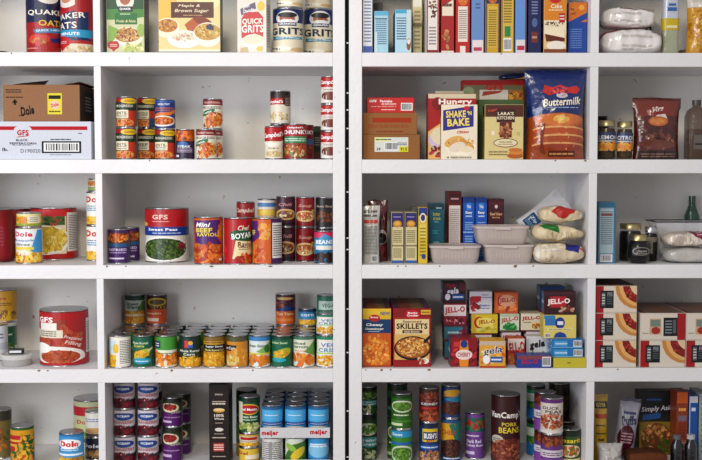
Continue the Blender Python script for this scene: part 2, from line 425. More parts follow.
D['soup_purple']=['352042',R(-.5,.62,1.5,1,'b85a12'),B(.5,.82,.5,.14,50,.07,OR+['8a3208']),E(.42,.5,.22,.1,'3f6fae'),T('STEAK',.48,.42,.5,.09,'eee'),L(.2,.2,.8,.36,3,'c9b6d6'),R(.08,.04,.3,.12,'e9e4ee')]
D['soup_veg']=['efe9da',R(-.5,.82,1.5,1,'8c1a20'),T('TRADITIONAL',.5,.91,.6,.07,'e5c9c0'),T('PROGRESSO',.48,.73,.72,.1,'26341f',0,.7),E(.32,.55,.3,.09,'2d7a4a',20),T('Light',.32,.55,.35,.07,'fff',12),E(.6,.3,.42,.27,'e6d9b8',25),B(.6,.32,.36,.22,60,.06,OR+['c43a12','e9b24a']),B(.4,.12,.25,.1,16,.05,OR),R(-.5,0,-.05,.82,'356b3a')]
D['soup_campbell']=['e9e2cf',R(-.5,.55,1.5,1,'b8171b'),Pg([(0,.55),(.5,.48),(1,.6),(1,.5),(.5,.38),(0,.48)],'f4efe2'),T("Campbell's",.5,.74,.86,.2,'fff',5,1,.3),T('CREAM OF',.5,.32,.4,.05,'8a6a3a'),E(.5,.14,.36,.1,'d8c79a'),B(.5,.14,.3,.08,18,.05,CRM)]
D['soup_chunkcream']=['3a2420',R(-.5,.9,1.5,1,'2a1c1a'),R(-.3,.52,.6,.8,'c01c1c'),T("Campbell's",.3,.68,.6,.13,'fff',0,1,.3),R(-.3,0,.95,.5,'e6dfd0'),E(.4,.5,.6,.1,'e6dfd0'),B(.45,.2,.36,.14,22,.06,CRM),R(.66,.55,.95,.85,'5b4a3e'),L(.68,.58,.9,.82,5,'9a8c80')]
D['soup_tomato']=['e9e6e0',R(-.5,.62,1.5,1,'b6161a'),T("Campbell's",.5,.8,.86,.2,'fff',0,1,.3),R(-.5,.56,1.5,.6,'e4c9c4'),E(.5,.3,.42,.22,'d6d0c6'),E(.5,.27,.34,.17,'7a3a28'),L(.25,.5,.75,.55,1,'555')]
D['soup_chunky']=['a8182a',T("Campbell's",.5,.92,.5,.07,'fff',0,1,.3),T('CHUNKY',.5,.79,.86,.13,'fff'),R(.05,.45,.95,.66,'2f8a58'),L(.12,.5,.88,.62,2,'dfeee0'),E(.5,.22,.45,.22,'7a3c1c'),B(.5,.22,.42,.2,60,.06,['e6c79a','c46a2a','7d8a3a','b8322a'])]
D['soup_chunky_blue']=['8c1626',T('CHUNKY',.5,.8,.8,.12,'fff'),R(0,.42,1,.6,'4a6a9a'),B(.5,.2,.45,.18,40,.06,BRN)]
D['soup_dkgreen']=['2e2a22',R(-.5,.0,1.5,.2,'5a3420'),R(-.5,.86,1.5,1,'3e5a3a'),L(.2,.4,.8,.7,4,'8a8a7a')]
D['big_red']=['8e1526',R(-.5,.0,1.5,.05,'6e0f1c'),R(.1,.1,.9,.85,'9a1a30'),L(.3,.3,.8,.7,6,'b04a5a')]
D['big_red2']=['9c1c24',R(-.5,.9,1.5,.98,'b8262c'),L(.3,.3,.8,.7,6,'b04a5a')]
D['big_pineapple']=['c41a20',R(-.5,.88,1.5,1,'c8232a'),R(-.5,0,1.5,.1,'b8161c'),R(.02,.1,.78,.86,'e7dcc0'),R(.4,.68,.76,.86,'4a6a34'),B(.56,.77,.18,.08,22,.03,['5f7a3a','c8502a','3c5a2a']),E(.48,.38,.36,.3,'f4f0e2'),E(.48,.4,.32,.25,'c9a62c'),B(.48,.4,.28,.22,36,.07,['e6c63a','d8b028','f0dc72']),R(.28,.5,.44,.66,'efe6c4'),R(.79,.14,1.1,.93,'e8e2dc'),L(.82,.18,1.06,.88,20,'666'),T('GFS',.3,.79,.14,.1,'c8232a')]
D['big_peas']=['e6e3d8',R(-.5,.62,1.5,1,'b6161f'),R(-.5,.5,1.5,.67,'20489c'),T('GFS',.42,.86,.24,.09,'f0cfc0'),L(.3,.76,.56,.79,1,'e9b9a8'),T('Sweet Peas',.45,.62,.46,.055,'fff'),L(.3,.53,.75,.57,1,'b9c9ea'),E(.47,.24,.42,.24,'f4f2ec'),E(.47,.24,.38,.21,'2f4a18'),B(.47,.24,.35,.19,150,.026,['3f5c20','55722c','2c4416','6c8440']),B(.76,.3,.07,.06,8,.03,['8a2a3a','b04a5a']),E(.12,.72,.09,.04,'e2b26a'),R(.9,0,1.4,.5,'e8e6e0'),L(.95,.05,1.15,.45,8,'888')]
D['big_filling']=['a82420',R(-.5,.86,1.5,1,'b3151b'),Pg([(.05,.35),(.62,.55),(.62,.86),(.05,.86)],'9a3a26'),B(.5,.55,.35,.2,20,.07,['b8452c','a33420','c05a3a']),R(.18,.8,.46,.92,'c82024'),T('GFS',.32,.86,.26,.1,'fff'),R(.22,.55,.5,.8,'f0ece4'),R(.12,.52,.58,.67,'e4dcc8'),L(.2,.54,.5,.66,3,'666'),T('Prepared',.72,.5,.26,.08,'f5dcd4',-12,.3,.2),T('Filling',.72,.4,.24,.09,'f5dcd4',-12,.3,.2),
    R(.02,.02,.98,.3,'a8464a'),E(.45,.16,.46,.2,'ece7e0'),E(.52,.16,.3,.13,'b5502a'),B(.52,.16,.24,.1,40,.04,['b8502a','a8401c','c86a3a']),E(.26,.32,.16,.1,'f7f4ee'),Pg([(0,.0),(1.1,.0),(1.1,.18),(.7,.05),(.3,.04),(0,.1)],'b3151b'),R(.93,.2,1.4,.86,'ddd8d6'),L(.95,.24,1.15,.8,12,'777')]
D['pineapple_can']=['e9e4cc',R(-.5,.55,1.5,.97,'e8f0f2'),Pg([(.6,.3),(1,.3),(1,.97),(.8,.97)],'3f9ad2'),T('Dole',.42,.84,.5,.15,'d2161c',0,1.2),T('Pineapple',.4,.65,.6,.09,'2c5a9c',0,.5,.3),T('Slices',.4,.54,.42,.08,'2c5a9c',0,.5,.3),R(.05,.38,.7,.46,'e8d24a'),R(0,.0,1,.3,'d89a2a'),B(.5,.16,.45,.13,40,.07,['f2c93a','e9b41f','c87a1c','f6e07a']),R(.3,.22,.6,.34,'ece8d8')]
D['pineapple_blue']=['2f86c6',R(-.5,.0,1.5,.3,'c9a02a'),R(0,.3,1,.94,'4a9ed4'),T('Dole',.5,.72,.56,.2,'d2161c',0,1.8),E(.5,.72,.34,.15,'fff3'.replace('3','')),T('Dole',.5,.72,.5,.18,'d2161c',0,1.8),L(.25,.5,.75,.6,2,'e9f4fa'),R(.1,.36,.9,.42,'e9f4fa'),B(.3,.16,.24,.13,24,.07,CORN+['f6e07a']),B(.75,.15,.24,.12,24,.06,['6b8a2a','c87a1c','e9b41f'])]
D['fruit_tin']=['e6ddb0',R(-.5,.2,1.5,.85,'e9d05a'),B(.3,.5,.25,.3,14,.09,['e0912a','d8a83a','e9c24a']),R(.55,.25,.9,.8,'eae6d2'),L(.6,.3,.85,.75,3,'8a8a7a'),R(-.5,0,1.5,.2,'9aa83a')]
D['fruit_orange_tin']=['e7e2cf',R(.0,.45,1,.9,'e6a12a'),B(.5,.65,.3,.18,14,.08,OR),R(0,0,1,.35,'9ab06a')]
D['white_pineapple']=['f0ece0',T('Dole',.5,.8,.7,.2,'cc1a20',0,1.6),R(.05,.4,.95,.55,'dfe6ea'),L(.2,.42,.8,.62,3,'5a86b0'),R(-.5,0,1.5,.25,'e2c648'),B(.5,.14,.4,.1,24,.06,CORN)]
D['beans_purple']=['4a2268',R(-.5,.6,1.5,.93,'6d3a1c'),B(.5,.78,.4,.12,40,.06,OR+['8a3a14']),R(-.5,.48,1.5,.6,'2c5f8a'),T('REFRIED',.5,.4,.6,.08,'d8c9e8'),L(.2,.27,.8,.35,1,'b79ad0'),R(.2,.1,.7,.15,'dcd0e6')]
D['pasta_beef']=['d2661a',Pg([(.18,.42),(.12,.95),(.85,.97),(.72,.6),(.9,.42)],'5a2278'),B(.9,.75,.12,.2,10,.07,['e9a53a','e68a22']),T('Mini',.4,.86,.36,.1,'fff',0,1,.3),T('BEEF',.42,.74,.4,.1,'f5e05a'),T('RAVIOLI',.52,.64,.52,.08,'f0d84a'),E(.5,.2,.55,.22,'b8401a'),B(.5,.22,.5,.2,70,.07,['e07a2a','c8481a','e9994a','b3380f']),E(.84,.08,.06,.03,'eee'),R(1.05,0,1.5,1,'5a2278'),R(-.5,0,-.02,1,'8a2a14')]
D['pasta_ravioli']=['b8161c',R(.82,0,1.2,1,'d42a26'),T('Chef',.68,.8,.3,.12,'f0e8d8',0,1,.3),E(.66,.63,.34,.14,'1f5a2c',-3),T('BOYAR-',.66,.63,.56,.13,'fff',5),Pg([(.4,.1),(.48,.52),(1,.48),(.98,.1)],'ecdcae'),T('Ravioli',.74,.43,.42,.12,'6a2a1a'),L(.55,.3,.9,.38,2,'8a5a3a'),B(.74,.1,.24,.09,22,.06,['c8401a','a82a12','e07a2a']),E(.12,.3,.12,.1,'d8323a')]
D['pasta_side']=['d2661a',Pg([(-.1,.42),(-.1,.95),(.3,.97),(.35,.6),(.2,.5)],'5a2278'),T('BEEF',.12,.7,.2,.1,'f5e05a'),B(.45,.75,.14,.2,10,.07,['e9a53a','e68a22','f0b050']),B(.25,.22,.3,.2,40,.07,['e07a2a','c8481a','e9994a']),R(.6,0,1.5,1,'4c1c5e'),R(.63,.12,.93,.92,'e9e4dc'),L(.65,.16,.91,.88,14,'444')]
D['small_red']=['9a1c1c',T('Campbell',.5,.5,.8,.35,'e9d0c0',0,1,.3),R(-.5,0,1.5,.15,'7a1414')]
D['small_yellow']=['e0dcd2',R(-.5,.05,1.5,.45,'e0b03a'),R(.1,.6,.9,.85,'5a86b8'),E(.55,.25,.3,.18,'f0d060')]
D['chili_purple']=['4a1a30',T('Chili',.5,.76,.5,.11,'d8a0a0',0,.3,.3),E(.5,.4,.4,.2,'d8b27a'),E(.5,.4,.32,.14,'7a3a1c'),B(.5,.4,.28,.12,20,.06,BRN+CRM),R(-.5,0,1.5,.1,'2c0f1c')]
D['chili_red']=['8e141c',T('Soup',.5,.72,.5,.13,'e6b09a',0,.3,.3),E(.5,.36,.42,.2,'e0c68a'),E(.5,.36,.34,.15,'a85a28'),B(.5,.36,.3,.13,22,.05,CRM+OR),E(.82,.55,.08,.04,'e9c24a')]
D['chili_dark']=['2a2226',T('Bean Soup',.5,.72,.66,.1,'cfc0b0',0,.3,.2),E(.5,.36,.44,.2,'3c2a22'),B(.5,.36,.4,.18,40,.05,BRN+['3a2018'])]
D['beans_pink']=['2a7aa8',R(-.5,.82,1.5,1,'d8386a'),Pg([(.0,.5),(.5,.95),(1,.7),(1,.5)],'4aa0c8'),T('BEANS',.5,.68,.6,.14,'fff'),R(.2,.42,.8,.56,'e9e6e0'),B(.5,.17,.5,.16,60,.06,['3a1c18','54281f','2c1410'])]
# vegetables
D['corn_white']=['ece8dc',R(-.5,0,.42,.4,'e9b92a'),B(.2,.22,.22,.18,30,.05,CORN),R(.05,.45,.42,.9,'cfe0e6'),E(.42,.62,.1,.16,'e6c23a'),R(.5,.06,.95,.94,'f0ede4'),L(.54,.1,.9,.9,14,'555')]
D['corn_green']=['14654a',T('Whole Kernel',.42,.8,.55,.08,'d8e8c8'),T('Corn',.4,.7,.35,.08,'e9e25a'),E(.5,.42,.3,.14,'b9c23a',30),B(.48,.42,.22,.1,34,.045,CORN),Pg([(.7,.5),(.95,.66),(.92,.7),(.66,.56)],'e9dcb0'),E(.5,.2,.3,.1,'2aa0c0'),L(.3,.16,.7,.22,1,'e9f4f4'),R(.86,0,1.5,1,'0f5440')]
D['carrot_green']=['e7e3d2',R(-.5,.55,1.5,1,'4a9a3a'),R(-.5,.5,1.5,.56,'e9efd8'),R(.08,.62,.36,.86,'1c2f6a'),L(.12,.66,.32,.82,2,'e6e6f0'),B(.3,.26,.26,.22,6,.14,['e88a1a','f09a2a']),B(.75,.25,.24,.2,30,.06,['e88a1a','d8741a','f0a53a']),L(.1,.42,.9,.48,1,'5a7a3a')]
D['corn_logo']=['123a2c',R(.3,.62,.68,.9,'1a2a4a'),R(.36,.64,.48,.88,'c83a2a'),R(.48,.64,.62,.8,'2a6ac0'),E(.55,.8,.07,.07,'e6b92a'),T('Whole Kernel',.5,.53,.7,.08,'e6efe0'),T('Corn',.5,.42,.35,.09,'e6efe0'),R(-.5,0,1.5,.3,'c8901a'),B(.5,.18,.5,.16,80,.05,CORN),Pg([(0,.3),(0,.38),(.4,.26),(1,.36),(1,.28)],'123a2c')]
D['corn_black']=['c8982a',R(-.5,.86,1.5,1,'8a6a2a'),R(.12,.5,1.5,.74,'1a1a1a'),T('Super Sweet',.55,.67,.6,.08,'eee'),T('Whole Kernel Corn',.55,.56,.72,.07,'e9dc8a'),L(.2,.78,.8,.84,1,'5a4a1a'),B(.45,.24,.5,.22,90,.055,CORN)]
D['corn_peach']=['cf8e22',R(-.5,.84,1.5,1,'5a5a3a'),R(-.1,.52,.5,.72,'1a1a1a'),T('Sweet Corn',.22,.62,.5,.1,'eee'),B(.6,.3,.4,.28,30,.1,['e9a83a','e0932a','f0c25a']),B(.3,.2,.3,.16,20,.07,['f0e0a0','e9c24a'])]
D['corn_cream']=['dfe8e6',R(-.5,.86,1.5,1,'3f8ac0'),Pg([(.4,.5),(1,.35),(1,.9),(.7,.7)],'8ab86a'),T('Green Giant',.4,.7,.55,.1,'23593a'),R(.05,.4,.9,.46,'d8d23a'),B(.5,.18,.48,.16,14,.12,['e0902a','e9a545','d87a1a']),E(.75,.6,.1,.14,'3a7a3a')]
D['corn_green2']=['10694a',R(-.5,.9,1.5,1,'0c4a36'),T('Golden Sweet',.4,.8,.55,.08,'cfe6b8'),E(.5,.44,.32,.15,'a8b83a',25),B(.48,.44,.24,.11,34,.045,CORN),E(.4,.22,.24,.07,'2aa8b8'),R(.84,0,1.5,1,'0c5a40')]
D['carrot_white']=['e2e4d0',R(-.5,.9,1.5,1,'4a7a6a'),Pg([(.5,.5),(1,.3),(1,.92),(.8,.8)],'6aa04a'),T('sliced',.35,.78,.4,.09,'2a5a3a'),T('carrots',.38,.66,.5,.08,'2a5a3a'),L(.2,.5,.6,.55,1,'d86a2a'),B(.5,.22,.48,.2,10,.14,['e8862a','f0a04a','d8701a'])]
D['veg_crisp']=['eceae2',R(-.5,.9,1.5,1,'2a8a6a'),T('VEG',.55,.72,.5,.14,'6a8ac8'),T('CRISP',.55,.55,.66,.14,'5a9ac0'),R(-.5,.42,1.5,.46,'b8d86a'),B(.5,.2,.45,.16,50,.05,CORN),R(-.2,.5,.12,.9,'2a8a4a')]
D['giant_cream']=['c9d8cc',R(-.5,.84,1.5,1,'2a4a34'),T('Green',.45,.72,.42,.12,'1f3a2a',0,1,.3),T('Giant',.5,.6,.42,.12,'1f3a2a',0,1,.3),Pg([(.6,.45),(1,.4),(1,.84),(.8,.8)],'5f8a4a'),R(-.5,0,1.5,.46,'cf8f2a'),B(.5,.2,.45,.16,14,.14,['e0a02a','e9b84a','c87a1a']),E(.5,.3,.4,.04,'e9dcc0')]
D['pumpkin']=['c8501a',R(-.5,.52,1.5,1,'2c2418'),E(.55,.78,.36,.15,'c9a62a'),E(.55,.78,.26,.1,'5a4a1a'),B(.6,.62,.3,.05,12,.05,['5a2a1a','b8862a']),T('Pumpkin',.4,.36,.55,.1,'f0d0a0'),R(.0,.08,.6,.2,'e6d0c0')]
D['yams']=['cc6018',R(-.5,.5,1.5,1,'5a1a2c'),B(.5,.7,.4,.12,30,.06,['7a3a4a','a84a2a','3a1a2a']),Pg([(-.3,.5),(.2,.5),(.6,.66),(1,.52),(1,.46),(-.3,.44)],'1f3a7a'),E(.5,.9,.3,.05,'d8b070'),T('Cut Yams',.5,.36,.6,.1,'e9cf9a'),R(.05,.1,.8,.2,'d8853a')]
D['blue_short']=['3a8ab8',R(-.5,.85,1.5,1,'1f4a6a'),R(-.5,0,1.5,.35,'c8a83a'),T('corn',.5,.65,.5,.16,'dff0fa'),B(.5,.2,.4,.14,30,.05,CORN)]
D['green_pale']=['2f7a60',R(.2,.55,1.2,.85,'c9dcd0'),T('VEG-ALL',.62,.7,.56,.14,'2f7a60'),R(-.5,0,1.5,.3,'d0d8c8')]
D['lid_only']=['5a7a4a',R(-.5,0,1.5,.4,'c8a23a')]
# row 5
D['cranberry']=['d8d2d8',E(.5,.76,.38,.15,'1c3f86'),E(.5,.76,.32,.11,'27529c'),T('OCEAN',.5,.78,.4,.09,'fff'),T('CRANBERRY',.5,.52,.78,.12,'a81c38'),L(.25,.58,.75,.62,1,'888'),R(-.5,0,1.5,.3,'5c0f24'),B(.4,.2,.42,.16,40,.06,['7a1428','4a0a1c','9a1c34','3a0818']),Pg([(.5,.3),(1.2,.42),(1.2,.2)],'3a2a3a')]
D['chili_violet']=['5a1a6a',R(-.5,.5,1.5,1,'3f4a30'),R(-.5,.86,1.5,1,'2a2f20'),E(.42,.68,.34,.17,'e6d9c0'),E(.42,.7,.26,.12,'a82418'),B(.42,.7,.22,.1,24,.05,RED+['5a1a10']),T('CHILI',.66,.52,.4,.09,'c8c8b8',0,.5),R(.05,.12,.5,.2,'cdb6d8'),L(.2,.28,.8,.36,1,'b08ac0')]
D['green_del']=['1f5a3a',R(-.5,.88,1.5,1,'123a28'),E(.5,.68,.36,.16,'e8c23a'),E(.5,.68,.32,.13,'b8161c'),T('Del Monte',.5,.68,.54,.08,'fff'),T('Green Beans',.5,.46,.6,.07,'e6efd8'),L(.2,.34,.8,.4,1,'cfe0c0'),R(0,.26,.3,.9,'d8d8c0'),B(.5,.16,.4,.12,24,.08,['c8cf8a','9ab04a','e0dca0'])]
D['yellow_short']=['d8b44a',R(-.5,.3,1.5,.85,'e9dfc8'),R(.2,.55,.8,.8,'b8201c'),L(.2,.35,.8,.5,2,'555'),B(.5,.12,.4,.1,20,.06,CORN),R(-.5,.2,.15,.5,'2a4a9a')]
D['yellow_short2']=['dfc24a',R(-.5,.0,1.5,.25,'c89a2a'),T('Del',.3,.75,.35,.2,'b8201c'),R(.4,.4,.95,.65,'e9e2c8'),B(.5,.2,.45,.14,26,.06,CORN)]
D['fish_blue']=['3a9ad4',R(-.5,.9,1.5,1,'2a6a9a'),R(.0,.5,1,.88,'5cb6e6'),L(.25,.68,.7,.74,1,'e0f0fa'),R(.12,.36,1.1,.46,'1c2f7a'),L(.2,.38,.9,.44,1,'b9c6ee'),E(.5,.14,.42,.2,'c8bca0'),B(.5,.12,.34,.12,22,.08,['d8c89a','b8a06a','e6dcc0'])]
D['white_tin']=['dcdad8',L(.15,.1,.85,.9,12,'666'),R(.4,.1,.5,.9,'9a9a9a')]
D['lemon_tin']=['d8e0d0',Pg([(0,.2),(.5,.0),(1,.3),(1,.95),(.4,.8)],'4a7a2a'),E(.6,.5,.3,.14,'e0c83a',40),E(.35,.7,.2,.1,'9ac04a',-30)]
D['blue_tin']=['3a9ad4',E(.5,.6,.4,.25,'8ac8ea'),L(.2,.7,.8,.84,2,'fff'),R(0,0,1,.3,'2a6aa8')]
D['green_bean']=['2f6a1c',R(-.5,.9,1.5,1,'1c4412'),E(.5,.66,.4,.18,'d8dcc8'),E(.5,.66,.34,.14,'6a9a3a'),B(.5,.66,.3,.11,36,.05,GRN),L(.2,.36,.7,.44,1,'dfe9c8'),R(-.5,.18,1.5,.25,'4a8a2a'),R(.08,.08,.5,.16,'cfe0b8')]
D['green_bean_blue']=['3a8a2a',R(-.5,.82,1.5,1,'2f9ac8'),T('Giant',.3,.9,.4,.08,'e6f4fa'),R(-.5,.6,1.5,.68,'2a6ab0'),E(.5,.34,.42,.25,'d0dcc0'),E(.5,.34,.36,.2,'5a8a2a'),B(.5,.34,.32,.17,50,.04,GRN)]
D['tall_green']=['24491c',R(-.5,.9,1.5,1,'141c14'),E(.5,.68,.42,.14,'c9ccb8'),B(.5,.68,.34,.1,24,.08,GRN),R(-.5,.28,1.5,.5,'4a9aa8'),T('French',.55,.44,.7,.07,'e6f0ea'),T('Green',.55,.35,.6,.07,'e6f0ea'),B(.5,.12,.45,.1,24,.1,['3a6a2a','c9d0a8','2a4a1c'])]
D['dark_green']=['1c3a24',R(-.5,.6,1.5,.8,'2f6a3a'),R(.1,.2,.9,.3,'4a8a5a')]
D['bean_red']=['6a2020',R(-.5,.86,1.5,1,'4a2a20'),B(.5,.75,.45,.14,40,.07,['8a3a2a','a85a3a','5a1c14']),R(-.5,.5,1.5,.6,'3c3a6a'),T('KIDNEY',.5,.55,.6,.07,'e6dcc8'),R(.2,.38,.8,.45,'b8301c'),B(.5,.18,.5,.17,60,.07,['a8482a','7a2a18','c06a3a'])]
D['bushs']=['1c3f7a',R(-.5,.9,1.5,1,'1a2c4a'),R(.25,.55,.78,.88,'e0c42a'),R(.28,.6,.75,.8,'1f3c6a'),T("BUSH'S",.52,.7,.42,.14,'fff'),T('BEST',.52,.57,.25,.06,'b8201c'),R(-.5,.36,1.5,.46,'2a6ab0'),L(.2,.38,.8,.44,1,'dce6f4'),B(.5,.16,.5,.16,70,.06,['c88a5a','a86a3a','e0b080'])]
D['bean_blueyellow']=['21447a',E(.55,.8,.34,.12,'d8a82a'),Pg([(.2,.6),(.9,.8),(1,.5),(.6,.5)],'2a86a8'),L(.2,.66,.7,.74,1,'e08a2a'),E(.5,.3,.42,.22,'4a2418'),B(.5,.3,.38,.2,50,.05,['5a2a1a','3a1810','6e3a22'])]
D['bean_teal']=['1f5a8a',R(.02,.5,.6,.92,'d8a020'),Pg([(.4,.9),(1.1,.98),(1.1,.5),(.6,.52)],'2a7a6a'),T('CHILI',.36,.7,.5,.12,'b83a1a'),E(.5,.3,.44,.24,'3a2018'),B(.5,.3,.4,.2,50,.05,['5a2a1a','3a1810','7a4226']),L(.2,.04,.8,.1,1,'dce6f4')]
D['bean_lilac']=['7a4a96',R(-.5,.6,1.5,.92,'1f6a6a'),B(.5,.76,.4,.12,26,.08,['c83a2a','a82a2a','3a8a4a']),L(.15,.48,.6,.54,1,'e9e0f0'),T('Dark Red',.42,.38,.5,.08,'efe6f6'),T('Kidney Beans',.46,.28,.6,.07,'efe6f6'),R(.1,.08,.45,.15,'d8c8e6')]
D['pork_beans']=['3e1216',R(-.5,0,1.5,.05,'22090b'),T('VanCamp',.42,.71,.72,.12,'f4eee8'),T("'s",.84,.74,.1,.08,'f4eee8'),T('PORK',.55,.58,.36,.06,'dfc83a'),T('BEANS',.55,.49,.5,.09,'e2cf30'),E(.25,.34,.16,.07,'c8c0b0'),L(.14,.31,.36,.37,2,'4a5a6a'),E(.55,.16,.5,.2,'6a2c1c'),B(.52,.18,.46,.17,80,.05,['a8583a','8a3c24','c47a52','6a2a1a'])]
D['bean_tall_lilac']=['d9d0c6',R(-.5,.9,1.5,1,'6a2a7a'),T('DUCK',.42,.75,.5,.09,'33343a'),T('PEAS',.5,.64,.5,.09,'33343a'),B(.5,.36,.5,.22,80,.05,['c06a3a','a84a2a','d88a5a','8a3a2a']),R(-.5,0,1.5,.08,'e0dcd4')]
D['bean_tall_violet']=['6a3a86',R(-.5,.72,1.5,1,'5a1a1c'),B(.5,.8,.42,.14,30,.06,['a8582a','7a3418']),R(-.5,.0,1.5,.3,'8a4aa0'),R(-.5,.34,1.5,.56,'d8cfd8'),L(.15,.38,.8,.5,2,'5a4a6a')]
D['green_tall']=['1f7a4a',R(-.5,.9,1.5,1,'12301f'),R(.0,.55,.6,.8,'cfe0d0'),T('Del',.5,.7,.5,.08,'e6efe6'),R(-.5,.0,1.5,.35,'2a7ac0'),B(.5,.4,.3,.1,20,.07,GRN)]
D['rosarita']=['3a5a2c',R(-.5,.84,1.5,1,'1c2a1a'),T('Rosarita',.5,.72,.86,.13,'f0dc3a'),E(.45,.42,.4,.18,'e6d9b8'),B(.45,.42,.32,.13,30,.06,['c8602a','e08a3a','5a8a3a']),R(-.5,.0,1.5,.2,'e9dc9a'),L(.15,.05,.85,.15,1,'5a2a1a')]
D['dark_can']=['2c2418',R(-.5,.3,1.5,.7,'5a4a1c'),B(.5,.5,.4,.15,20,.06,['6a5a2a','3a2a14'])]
D['peach_can']=['2f6a2c',R(-.5,.82,1.5,.95,'d8a01c'),R(-.1,.4,.6,.82,'b8201c'),L(.05,.5,.55,.74,2,'e9c24a'),B(.7,.5,.3,.35,26,.08,['e9a02a','2f6a2c','f0c03a']),B(.4,.18,.5,.15,30,.07,['e9a02a','f0c03a','d8501c'])]
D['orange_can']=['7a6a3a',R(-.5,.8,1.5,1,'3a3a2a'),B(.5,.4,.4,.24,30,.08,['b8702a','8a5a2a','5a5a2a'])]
D['big_red_fruit']=['cfd0a8',R(-.5,.72,1.5,.9,'c8283a'),T('Dole',.42,.6,.3,.08,'c8281f'),R(-.5,.2,1.5,.55,'d0d49a'),B(.3,.3,.25,.14,14,.06,GRN)]
D['white_pear']=['dcd8d0',L(.2,.6,.8,.78,2,'6a8ab0'),E(.5,.25,.3,.12,'c8a26a'),R(-.5,0,1.5,.12,'6a5a4a')]
D['dark_pear']=['1c2236',T('Dole',.4,.65,.6,.2,'e6e6f0'),B(.5,.25,.45,.14,20,.08,['c8a26a','8a6a3a'])]
D['yellow_beans']=['cf9f2c',T('Goya',.4,.75,.5,.12,'b8201c'),L(.2,.5,.8,.62,2,'6a3a1a'),B(.5,.2,.45,.14,30,.06,['8a5a1c','e0b83a'])]
D['green_white']=['cfd6d2',R(.4,.3,1.4,.9,'2c6a4a'),L(.45,.6,.8,.7,1,'dfe9df'),B(.7,.2,.25,.14,16,.06,GRN)]
D['grey_white']=['cfd2d8',R(-.5,.3,1.5,.5,'b8bcc6'),L(.2,.6,.8,.8,2,'7a7f8a')]
# canisters
D['oats_red']=['a6161c',R(-.5,.53,1.5,1.0,'131f4a'),Pg([(.0,.5),(.1,.66),(.9,.66),(1.4,.5),(1.4,.42),(.9,.38),(.5,.44),(.1,.44)],'131f4a'),R(-.5,.35,.05,1,'a6161c'),E(.6,.83,.24,.12,'dfd8d0'),E(.6,.86,.15,.09,'c8876a'),T('QUAKER',.6,.58,.86,.085,'f2ece0',0,.6),T('OATS',.66,.43,.5,.085,'e6c04a',0,.6),Pg([(.3,.33),(1.1,.39),(1.1,.3),(.35,.28)],'2f86ac'),T('QUICK 1-MINUTE',.66,.325,.6,.035,'e8f0f4',3),E(.36,.19,.17,.07,'d24438'),E(.5,.2,.13,.06,'c83a30'),Pg([(.2,.18),(.62,.2),(.42,.08)],'c83a30'),B(.4,.17,.14,.04,6,.04,['c88a4a','a8632a']),Pg([(.6,.2),(1,.24),(1,.16),(.66,.14)],'1c2c6a'),L(.06,.04,.4,.08,1,'d88a7a')]
D['oats_blue']=['b51a1e',E(.42,.8,.26,.13,'e3dcd4'),E(.42,.84,.15,.1,'c8876a'),Pg([(-.1,.2),(-.1,.5),(.3,.57),(.8,.66),(1.3,.6),(1.3,.18),(.6,.18)],'15305e'),R(.62,.2,1.4,1,'a6161c'),Pg([(-.1,.2),(-.1,.48),(.3,.52),(.9,.62),(.9,.2)],'15305e'),T('QUAKER',.36,.53,.92,.1,'f2ece0',5,.6),T('OATS',.34,.4,.62,.1,'f2ece0',3,.6),Pg([(.0,.24),(.2,.34),(1.05,.34),(1.0,.22)],'2f9ac0'),T('1 MINUTE',.45,.28,.5,.045,'eef6fa'),R(-.1,.0,1.4,.13,'e0d0b8'),E(.3,.16,.24,.09,'c02a2c'),Pg([(.06,.14),(.54,.14),(.3,.02)],'c02a2c'),L(.16,.13,.44,.18,2,'f0c0c0'),B(.75,.05,.3,.05,18,.05,CRM),R(1.1,0,1.5,1,'c9c4c0')]
D['grits_canister']=['e9e0c6',R(-.5,.66,1.5,1,'14306a'),R(-.5,.66,1.5,.69,'e8e2d8'),E(.5,.8,.26,.17,'e9e6e2'),E(.5,.79,.17,.13,'a9603c'),E(.5,.87,.22,.06,'23242c'),E(.5,.72,.2,.05,'eee'),R(.3,.62,.7,.7,'14306a'),T('QUAKER',.5,.66,.36,.045,'fff'),T('GRITS',.5,.5,.86,.16,'17264c',0,1.2),Pg([(.12,.3),(.9,.32),(.86,.38),(.5,.36),(.12,.39)],'3a9ab0'),T('Quick 5-Minute',.5,.345,.56,.035,'eef'),E(.3,.1,.3,.06,'f6f2e6'),Pg([(.05,.14),(.35,.1),(.33,.07),(.05,.1)],'2a2a30'),E(.8,.08,.24,.05,'d8b88a')]
# boxes
D['oat_box_green']=['cfd0a8',R(0,.62,1,1,'24562f'),Pg([(0,.5),(0,.66),(1,.66),(1,.54),(.5,.5)],'4a8a3a'),R(.22,.43,.82,.6,'1f7434'),E(.5,.78,.24,.14,'e8e2d8'),E(.5,.82,.15,.1,'b06a4a'),R(.32,.62,.7,.7,'141a30'),T('QUAKER',.5,.66,.3,.04,'fff'),L(.36,.57,.64,.6,1,'cfe0c0'),T('Fruits & Nuts',.52,.48,.52,.04,'f2e6b0',0,.5,.2),E(.55,.24,.42,.15,'efe8d2'),E(.55,.27,.36,.11,'b88a48'),B(.55,.28,.33,.1,60,.035,['b8762a','e0b060','8a4a1c','e9cf9a','a84a2a']),Pg([(0,.1),(.2,.2),(.3,.36),(.05,.42)],'8ab04a'),B(.7,.07,.28,.06,16,.07,['b8c86a','e0dca0']),E(.12,.12,.11,.06,'b81c20'),E(.23,.12,.1,.06,'b81c20'),Pg([(.02,.11),(.33,.11),(.18,.02)],'b81c20'),L(.08,.09,.28,.14,2,'f0d0c0'),E(.92,.34,.1,.1,'9ab85a')]
D['oat_side_navy']=['141a30',L(.2,.1,.8,.9,12,'4a5070')]
